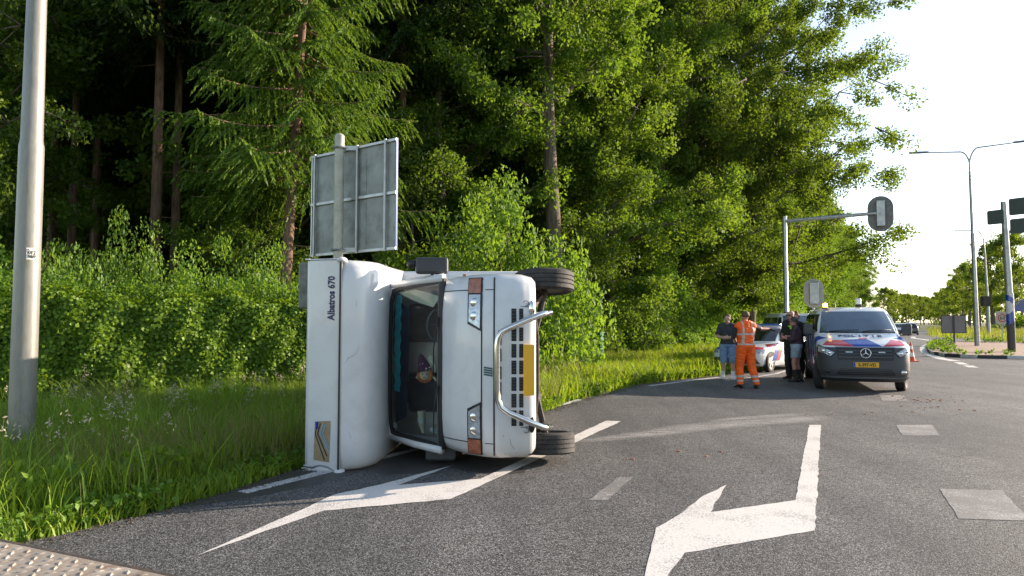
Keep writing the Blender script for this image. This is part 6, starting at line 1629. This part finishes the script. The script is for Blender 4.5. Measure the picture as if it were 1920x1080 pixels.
def person(label, loc, rz, H, J, skin, clothes, extras, hands=None, head_tilt=(0, 0), female=False):
    """J: joints in metres for a 1.80 m figure facing local +y, z up. clothes: list of (name, material, parts, zrange, offset, stripes)"""
    t = thing('person', label, 'person', loc, rz); k = H / 1.8; t.scale = (k, k, k)
    b = MB(); W = {}
    def cap(tag_, *caps):
        n0 = len(b.v); capsules(b, caps); W.setdefault(tag_, []).extend(caps)
    v = lambda n: Vector(J[n])
    pel, che, nk, hd = v('pelvis'), v('chest'), v('neck'), v('head')
    sh = .18 if not female else .155; hw = .10
    rt = (v('shoulderR') - v('shoulderL')).normalized()
    cap('torso', (pel - rt * .07, .115, pel + rt * .07, .115), (pel - rt * .05, .125, che * .5 + pel * .5 - rt * .04, .112), (pel + rt * .05, .125, che * .5 + pel * .5 + rt * .04, .112),
        (che * .5 + pel * .5 - rt * .05, .115, che - rt * .075, .118), (che * .5 + pel * .5 + rt * .05, .115, che + rt * .075, .118), (che - rt * .07, .12, che + rt * .07, .12),
        (che, .11, nk, .062), (v('shoulderL'), .062, nk - rt * .03, .055), (v('shoulderR'), .062, nk + rt * .03, .055), (che - rt * .07, .11, v('shoulderL'), .062), (che + rt * .07, .11, v('shoulderR'), .062))
    cap('neck', (nk, .056, hd - Vector((0, 0, .05)), .052))
    fw = Vector(J.get('face', (0, 1, 0))).normalized(); sidev = fw.cross(Vector((0, 0, 1))).normalized()
    cap('head', (hd + Vector((0, 0, .045)) - fw * .02, .088, hd + Vector((0, 0, .02)) + fw * .015, .082), (hd, .08, hd - Vector((0, 0, .06)) + fw * .03, .055), (hd - Vector((0, 0, .075)) + fw * .055, .036, hd - Vector((0, 0, .06)) + fw * .05, .04),
        (hd + fw * .088 + Vector((0, 0, .012)), .012, hd + fw * .108 - Vector((0, 0, .022)), .015), (hd + sidev * .088, .012, hd + sidev * .088 - Vector((0, 0, .03)), .014), (hd - sidev * .088, .012, hd - sidev * .088 - Vector((0, 0, .03)), .014))
    for s in 'LR':
        cap('uarm' + s, (v('shoulder' + s), .058, v('elbow' + s), .043)); cap('farm' + s, (v('elbow' + s), .043, v('wrist' + s), .029))
        f = (v('wrist' + s) - v('elbow' + s)).normalized(); hnd = (hands or {}).get(s, {})
        cap('hand' + s, *hand_caps(v('wrist' + s), hnd.get('f', f), hnd.get('up', (0, 1, 0)), hnd.get('side', (0, 0, 1)), hnd.get('curl', .35)))
        hip = v('hip' + s); cap('thigh' + s, (hip, .098, v('knee' + s), .062)); cap('shin' + s, (v('knee' + s), .060, v('knee' + s) * .65 + v('ankle' + s) * .35, .058), (v('knee' + s) * .65 + v('ankle' + s) * .35, .058, v('ankle' + s), .040))
        cap('foot' + s, (v('ankle' + s) + Vector((0, 0, -.02)), .042, v('toe' + s) * .35 + v('ankle' + s) * .65 - Vector((0, 0, .03)), .042), (v('toe' + s) * .3 + v('ankle' + s) * .7 - Vector((0, 0, .04)), .040, v('toe' + s), .032))
    me = b.mesh('tmp', skin); o = bpy.data.objects.new('tmp', me); col.objects.link(o)
    rm = o.modifiers.new('r', 'REMESH'); rm.mode = 'VOXEL'; rm.voxel_size = .0115
    sm = o.modifiers.new('s', 'SMOOTH'); sm.factor = .5; sm.iterations = 4
    dg = bpy.context.evaluated_depsgraph_get(); body = bpy.data.meshes.new_from_object(o.evaluated_get(dg)); bpy.data.objects.remove(o)
    body.name = 'body'; body.materials.clear(); body.materials.append(skin); body.shade_smooth()
    bo = link('body', body, t)
    nv = len(body.vertices); co = np.empty(nv * 3, np.float32); body.vertices.foreach_get('co', co); co = co.reshape(-1, 3)
    no = np.empty(nv * 3, np.float32); body.vertices.foreach_get('normal', no); no = no.reshape(-1, 3)
    tags = list(W); D = np.full((len(tags), nv), 9.0)
    for i, tg_ in enumerate(tags):
        for (p0, r0, p1, r1) in W[tg_]:
            a = np.array(p0); d = np.array(p1) - a; L2 = max(1e-8, d @ d); u = np.clip(((co - a) @ d) / L2, 0, 1)
            D[i] = np.minimum(D[i], np.linalg.norm(co - (a + u[:, None] * d), axis=1) - (r0 + (r1 - r0) * u))
    lab = D.argmin(0)
    polys = [tuple(p.vertices) for p in body.polygons]
    PV = np.array([p if len(p) == 4 else p + (p[-1],) for p in polys])
    plab = lab[PV[:, 0]]; pc = co[PV].mean(1)
    for nm, m, parts, test, off, stripes in clothes:
        ids = [i for i, g_ in enumerate(tags) if g_ in parts]
        sel = np.isin(plab, ids)
        if test is not None: sel &= test(pc)
        f = PV[sel]; used = np.unique(f); mp_ = np.full(nv, -1); mp_[used] = np.arange(len(used))
        P = co[used] + no[used] * off
        if nm in ('trousers', 'shorts', 'vest', 'shirt'):
            w_ = .5 + .5 * np.sin(co[used][:, 2] * 55 + co[used][:, 0] * 30 + 3 * np.sin(co[used][:, 2] * 17)); P = P + no[used] * (w_ * .008)[:, None]
        mids = None; mats_ = [m]
        F_ = mp_[f]
        tri = [list(dict.fromkeys(x)) for x in F_.tolist()]
        cm = bpy.data.meshes.new(nm); cm.from_pydata(P.tolist(), [], tri)
        cm.materials.append(m)
        if stripes:
            cm.materials.append(stripes[0]); c2 = pc[sel]; cm.polygons.foreach_set('material_index', stripes[1](c2).astype(np.int32))
        cm.shade_smooth(); co_ = link(nm, cm, t)
        so = co_.modifiers.new('cloth', 'SOLIDIFY'); so.thickness = .006; so.offset = 1
    for fn in extras: fn(t, J, hd, fw, sidev)
    # eyes and mouth
    e = MB()
    for s in (-1, 1): e.ellipsoid(tuple(hd + fw * .092 + sidev * s * .033 + Vector((0, 0, .015))), (.012, .012, .007), 8, 6)
    e.ellipsoid(tuple(hd + fw * .090 - Vector((0, 0, .055))), (.02, .012, .005), 8, 5)
    e.obj('face', mat('dark_face_detail', (.06, .03, .025), .5), bo, smooth=180)
    return t
def hair(m, cover=.35, back=True, bun=False, r=.097, nape=.02):
    def f(t, J, hd, fw, sd):
        b = MB(); C = hd + Vector((0, 0, .045)) - fw * .018; rings = []
        n = 22
        for j in range(9):
            th = math.pi * .5 * j / 8 * 1.35; ring = []
            for k in range(n):
                a = 2 * math.pi * k / n; ff = math.cos(a)
                lim = 1.0 if ff < .25 else 1.0 - (ff - .25) * cover * 1.7
                tt_ = th * lim; rr = r * (1 + .05 * math.sin(k * 5 + j * 3))
                ring.append(tuple(C + (fw * ff + sd * math.sin(a)) * math.sin(tt_) * rr + Vector((0, 0, math.cos(tt_) * rr))))
            rings.append(ring)
        b.loft(rings, True, True, False)
        if bun: b.ellipsoid(tuple(C - fw * .04 + Vector((0, 0, .11))), (.05, .05, .045), 10, 8)
        o = b.obj('hair', m, t, smooth=180); s_ = o.modifiers.new('thick', 'SOLIDIFY'); s_.thickness = .012
    return f
def sunglasses(t, J, hd, fw, sd):
    b = MB()
    for s in (-1, 1):
        b.ellipsoid(tuple(hd + fw * .098 + sd * s * .036 + Vector((0, 0, .018))), (.012 + .026 * abs(sd.x), .012 + .026 * abs(sd.y), .022), 10, 6)
        b.tube([tuple(hd + fw * .095 + sd * s * .06 + Vector((0, 0, .022))), tuple(hd + sd * s * .092 + Vector((0, 0, .02)))], .005, 5)
    b.tube([tuple(hd + fw * .103 - sd * .02 + Vector((0, 0, .024))), tuple(hd + fw * .103 + sd * .02 + Vector((0, 0, .024)))], .004, 5)
    b.obj('sunglasses', M_black, t, smooth=180)
def shoes(m, sole=.02, hi=.0):
    def f(t, J, hd, fw, sd):
        for s in 'LR':
            a, q = Vector(J['ankle' + s]), Vector(J['toe' + s]); d = (q - a); d.z = 0; d.normalize(); sv = Vector((-d.y, d.x, 0)); z0 = J['toe' + s][2] - .034
            b = MB(); rings = []
            for u, w_, h_b in ((-.095, .028, .07), (-.07, .042, .10 + hi), (0, .047, .11 + hi), (.06, .050, .085), (.12, .052, .06), (.17, .042, .045), (.195, .02, .03)):
                c = a + d * u; ring = []
                for k in range(12):
                    g_ = 2 * math.pi * k / 12; ring.append((c.x + sv.x * math.cos(g_) * w_, c.y + sv.y * math.cos(g_) * w_, z0 + max(0, (math.sin(g_) * .5 + .5)) ** .7 * h_b))
                rings.append(ring)
            b.loft(rings, True); b.obj('shoe', m, t, smooth=70)
    return f
def std(**kw):
    J = dict(pelvis=(0, 0, .98), chest=(0, 0, 1.33), neck=(0, -.01, 1.52), head=(0, .02, 1.67), shoulderL=(-.185, 0, 1.45), shoulderR=(.185, 0, 1.45), elbowL=(-.25, -.02, 1.16), elbowR=(.25, -.02, 1.16),
             wristL=(-.26, .08, .92), wristR=(.26, .08, .92), hipL=(-.10, 0, .93), hipR=(.10, 0, .93), kneeL=(-.11, .02, .50), kneeR=(.11, .02, .50), ankleL=(-.12, -.02, .085), ankleR=(.12, -.02, .085), toeL=(-.14, .14, .034), toeR=(.14, .14, .034))
    J.update(kw); return J
ALLLEG = ('thighL', 'thighR', 'shinL', 'shinR')
M_hv = mat('hi_vis_orange', (.90, .12, .004), .7, var=.10, scale=8, bump=.3, bscale=25)
M_refl = mat('reflective_tape', (.46, .44, .41), .45)
M_navyt = mat('dark_tshirt', (.035, .036, .042), .85, var=.2)
M_blacku = mat('black_uniform', (.016, .016, .02), .8, var=.2)
M_denim = mat('light_denim', (.17, .26, .40), .85, var=.15, scale=14, bump=.3, bscale=120)
M_denim2 = mat('pale_denim', (.32, .40, .48), .85, var=.15, scale=14, bump=.3, bscale=120)
M_plum = mat('plum_shirt', (.055, .028, .045), .7, var=.3)
M_sock = mat('white_socks', (.72, .72, .74), .9)
M_hairb = mat('brown_hair', (.11, .062, .03), .7, var=.4, scale=40)
M_hairr = mat('reddish_hair', (.16, .06, .03), .7, var=.4, scale=40)
M_haird = mat('dark_grey_hair', (.05, .045, .045), .7, var=.4, scale=40)
M_boot = mat('black_boots', (.014, .013, .013), .5)
# 1 the worker in orange, seen from behind, pointing to the right
Jw = std(hipL=(-.10, 0, .93), kneeL=(-.14, .06, .50), ankleL=(-.17, -.02, .085), toeL=(-.20, .13, .034), kneeR=(.13, -.02, .50), ankleR=(.15, -.20, .10), toeR=(.20, -.05, .034),
         elbowR=(.46, .07, 1.38), wristR=(.71, .12, 1.385), elbowL=(-.24, .13, 1.20), wristL=(-.10, .26, 1.06), face=(-.15, 1, -.05))
def stripes_v(c): return ((np.abs(c[:, 2] - 1.02) < .018) | (np.abs(c[:, 2] - 1.27) < .018) | ((np.abs(np.abs(c[:, 0]) - .115) < .019) & (c[:, 2] > 1.03)))
def stripes_t(c): return (np.abs(c[:, 2] - .27) < .022) | (np.abs(c[:, 2] - .17) < .020)
def pocket(t, J, hd, fw, sd):
    b = MB(); b.box((.115, -.142, .85), (.11, .02, .12)); b.obj('pocket', M_hv, t, smooth=None, bevel=.008)
person('worker seen from behind in orange reflective vest and trousers, stretching out one arm', (5.72, 16.75, 0), R(12), 1.86, Jw, M_skin2,
       [('shirt', M_navyt, ('uarmL', 'uarmR', 'torso'), lambda c: (c[:, 2] > .98) & (np.abs(c[:, 0]) < .40), .010, None),
        ('vest', M_hv, ('torso',), lambda c: c[:, 2] > .955, .026, (M_refl, stripes_v)),
        ('trousers', M_hv, ALLLEG + ('torso',), lambda c: (c[:, 2] < 1.0) & (c[:, 2] > .085), .024, (M_refl, stripes_t)),
        ('glove', M_black, ('handR',), None, .004, None), ('glove', M_black, ('handL',), None, .004, None)],
       [hair(M_hairb, .3, r=.096), shoes(M_boot), pocket], hands={'R': dict(f=(1, .15, -.25), up=(0, .2, 1), side=(0, 1, 0), curl=.1)})
# 2 the man in denim shorts, arms folded
Jm = std(elbowL=(-.27, .03, 1.18), elbowR=(.27, .03, 1.18), wristL=(-.04, .19, 1.16), wristR=(.05, .17, 1.13), face=(.1, 1, 0), kneeL=(-.12, .02, .50), kneeR=(.12, .03, .50), ankleL=(-.14, -.02, .085), ankleR=(.15, -.02, .085))
person('man with folded arms in dark t-shirt, denim shorts and white socks at the road edge', (6.08, 19.3, 0), R(180 - 18), 1.82, Jm, M_skin,
       [('shirt', M_navyt, ('uarmL', 'uarmR', 'torso'), lambda c: (c[:, 2] > .90) & ~((np.abs(c[:, 0]) > .19) & (c[:, 2] < 1.24)), .016, None),
        ('shorts', M_denim, ('thighL', 'thighR', 'torso', 'shinL', 'shinR'), lambda c: (c[:, 2] < .97) & (c[:, 2] > .46), .026, None),
        ('sock', M_sock, ('footL', 'shinL'), lambda c: c[:, 2] < .22, .008, None), ('sock', M_sock, ('footR', 'shinR'), lambda c: c[:, 2] < .22, .008, None)],
       [hair(M_hairb, .4)], hands={'L': dict(f=(1, .0, .1), up=(0, 1, 0), side=(0, 0, 1)), 'R': dict(f=(-1, 0, .1), up=(0, 1, 0), side=(0, 0, 1))})
# 3 the woman in denim shorts and boots holding a phone
Jf = std(shoulderL=(-.16, .02, 1.43), shoulderR=(.16, .02, 1.43), neck=(0, .02, 1.50), head=(0, .06, 1.64), elbowL=(-.22, .06, 1.16), elbowR=(.21, .07, 1.16), wristL=(-.08, .31, 1.20), wristR=(.06, .30, 1.19), face=(0, 1, -.12), kneeL=(-.09, .06, .50), kneeR=(.10, .0, .50), ankleL=(-.10, .02, .085), ankleR=(.11, -.08, .085), toeL=(-.11, .18, .034), toeR=(.12, .08, .034))
def phone(t, J, hd, fw, sd):
    b = MB(); b.box((-.01, .40, 1.235), (.15, .012, .075), Matrix.Identity(4)); b.obj('phone', M_black, t, smooth=None, bevel=.004)
person('woman in sunglasses, plum shirt, pale denim shorts and black boots beside the police van', (7.66, 18.45, 0), R(62), 1.76, Jf, M_skin2,
       [('shirt', M_plum, ('uarmL', 'uarmR', 'torso', 'farmL', 'farmR'), lambda c: (c[:, 2] > .99) & (c[:, 1] < .20), .014, None),
        ('shorts', M_denim2, ('thighL', 'thighR', 'torso'), lambda c: (c[:, 2] < 1.03) & (c[:, 2] > .66), .022, None),
        ('boot', M_boot, ('shinL', 'footL'), lambda c: c[:, 2] < .34, .012, None), ('boot', M_boot, ('shinR', 'footR'), lambda c: c[:, 2] < .34, .012, None)],
       [hair(M_haird, .3), sunglasses, shoes(M_boot, hi=.05), phone], female=True)
# 4 the officer
Jo = std(elbowL=(-.27, .04, 1.18), elbowR=(.27, .04, 1.18), wristL=(-.14, .24, 1.12), wristR=(.12, .22, 1.10), face=(-.1, 1, -.05))
def badge(t, J, hd, fw, sd):
    b = MB(); b.box((-.085, .142, 1.36), (.12, .012, .10)); b.obj('chest_patch', mat('lime_patch', (.40, .75, .05), .6), t, smooth=None, bevel=.006)
    b = MB(); b.box((0, 0, 1.0), (.36, .30, .055)); b.obj('belt', M_black, t, smooth=None, bevel=.02)
    b = MB(); b.box((.17, .02, .95), (.05, .09, .14)); b.obj('pouch', mat('yellow_pouch', (.55, .40, .03), .6), t, smooth=None, bevel=.01)
person('bald police officer in black uniform and sunglasses with lime chest patch, behind the woman', (7.90, 19.35, 0), R(115), 1.92, Jo, M_skin2,
       [('shirt', M_blacku, ('uarmL', 'uarmR', 'torso'), lambda c: (c[:, 2] > .95), .014, None), ('vest', M_blacku, ('torso',), lambda c: c[:, 2] > 1.03, .026, None),
        ('trousers', M_blacku, ALLLEG + ('torso',), lambda c: (c[:, 2] < 1.0) & (c[:, 2] > .085), .020, None)],
       [sunglasses, shoes(M_boot), badge])
# 5 person with hair bun
person('person with reddish hair in a bun, only the head seen behind the officer', (8.25, 19.85, 0), R(150), 1.86, std(), M_skin,
       [('shirt', M_blacku, ('uarmL', 'uarmR', 'torso'), lambda c: (c[:, 2] > .95), .014, None), ('trousers', M_blacku, ALLLEG + ('torso',), lambda c: (c[:, 2] < 1.0) & (c[:, 2] > .085), .020, None)],
       [hair(M_hairr, .4, bun=True), shoes(M_boot)], female=True)
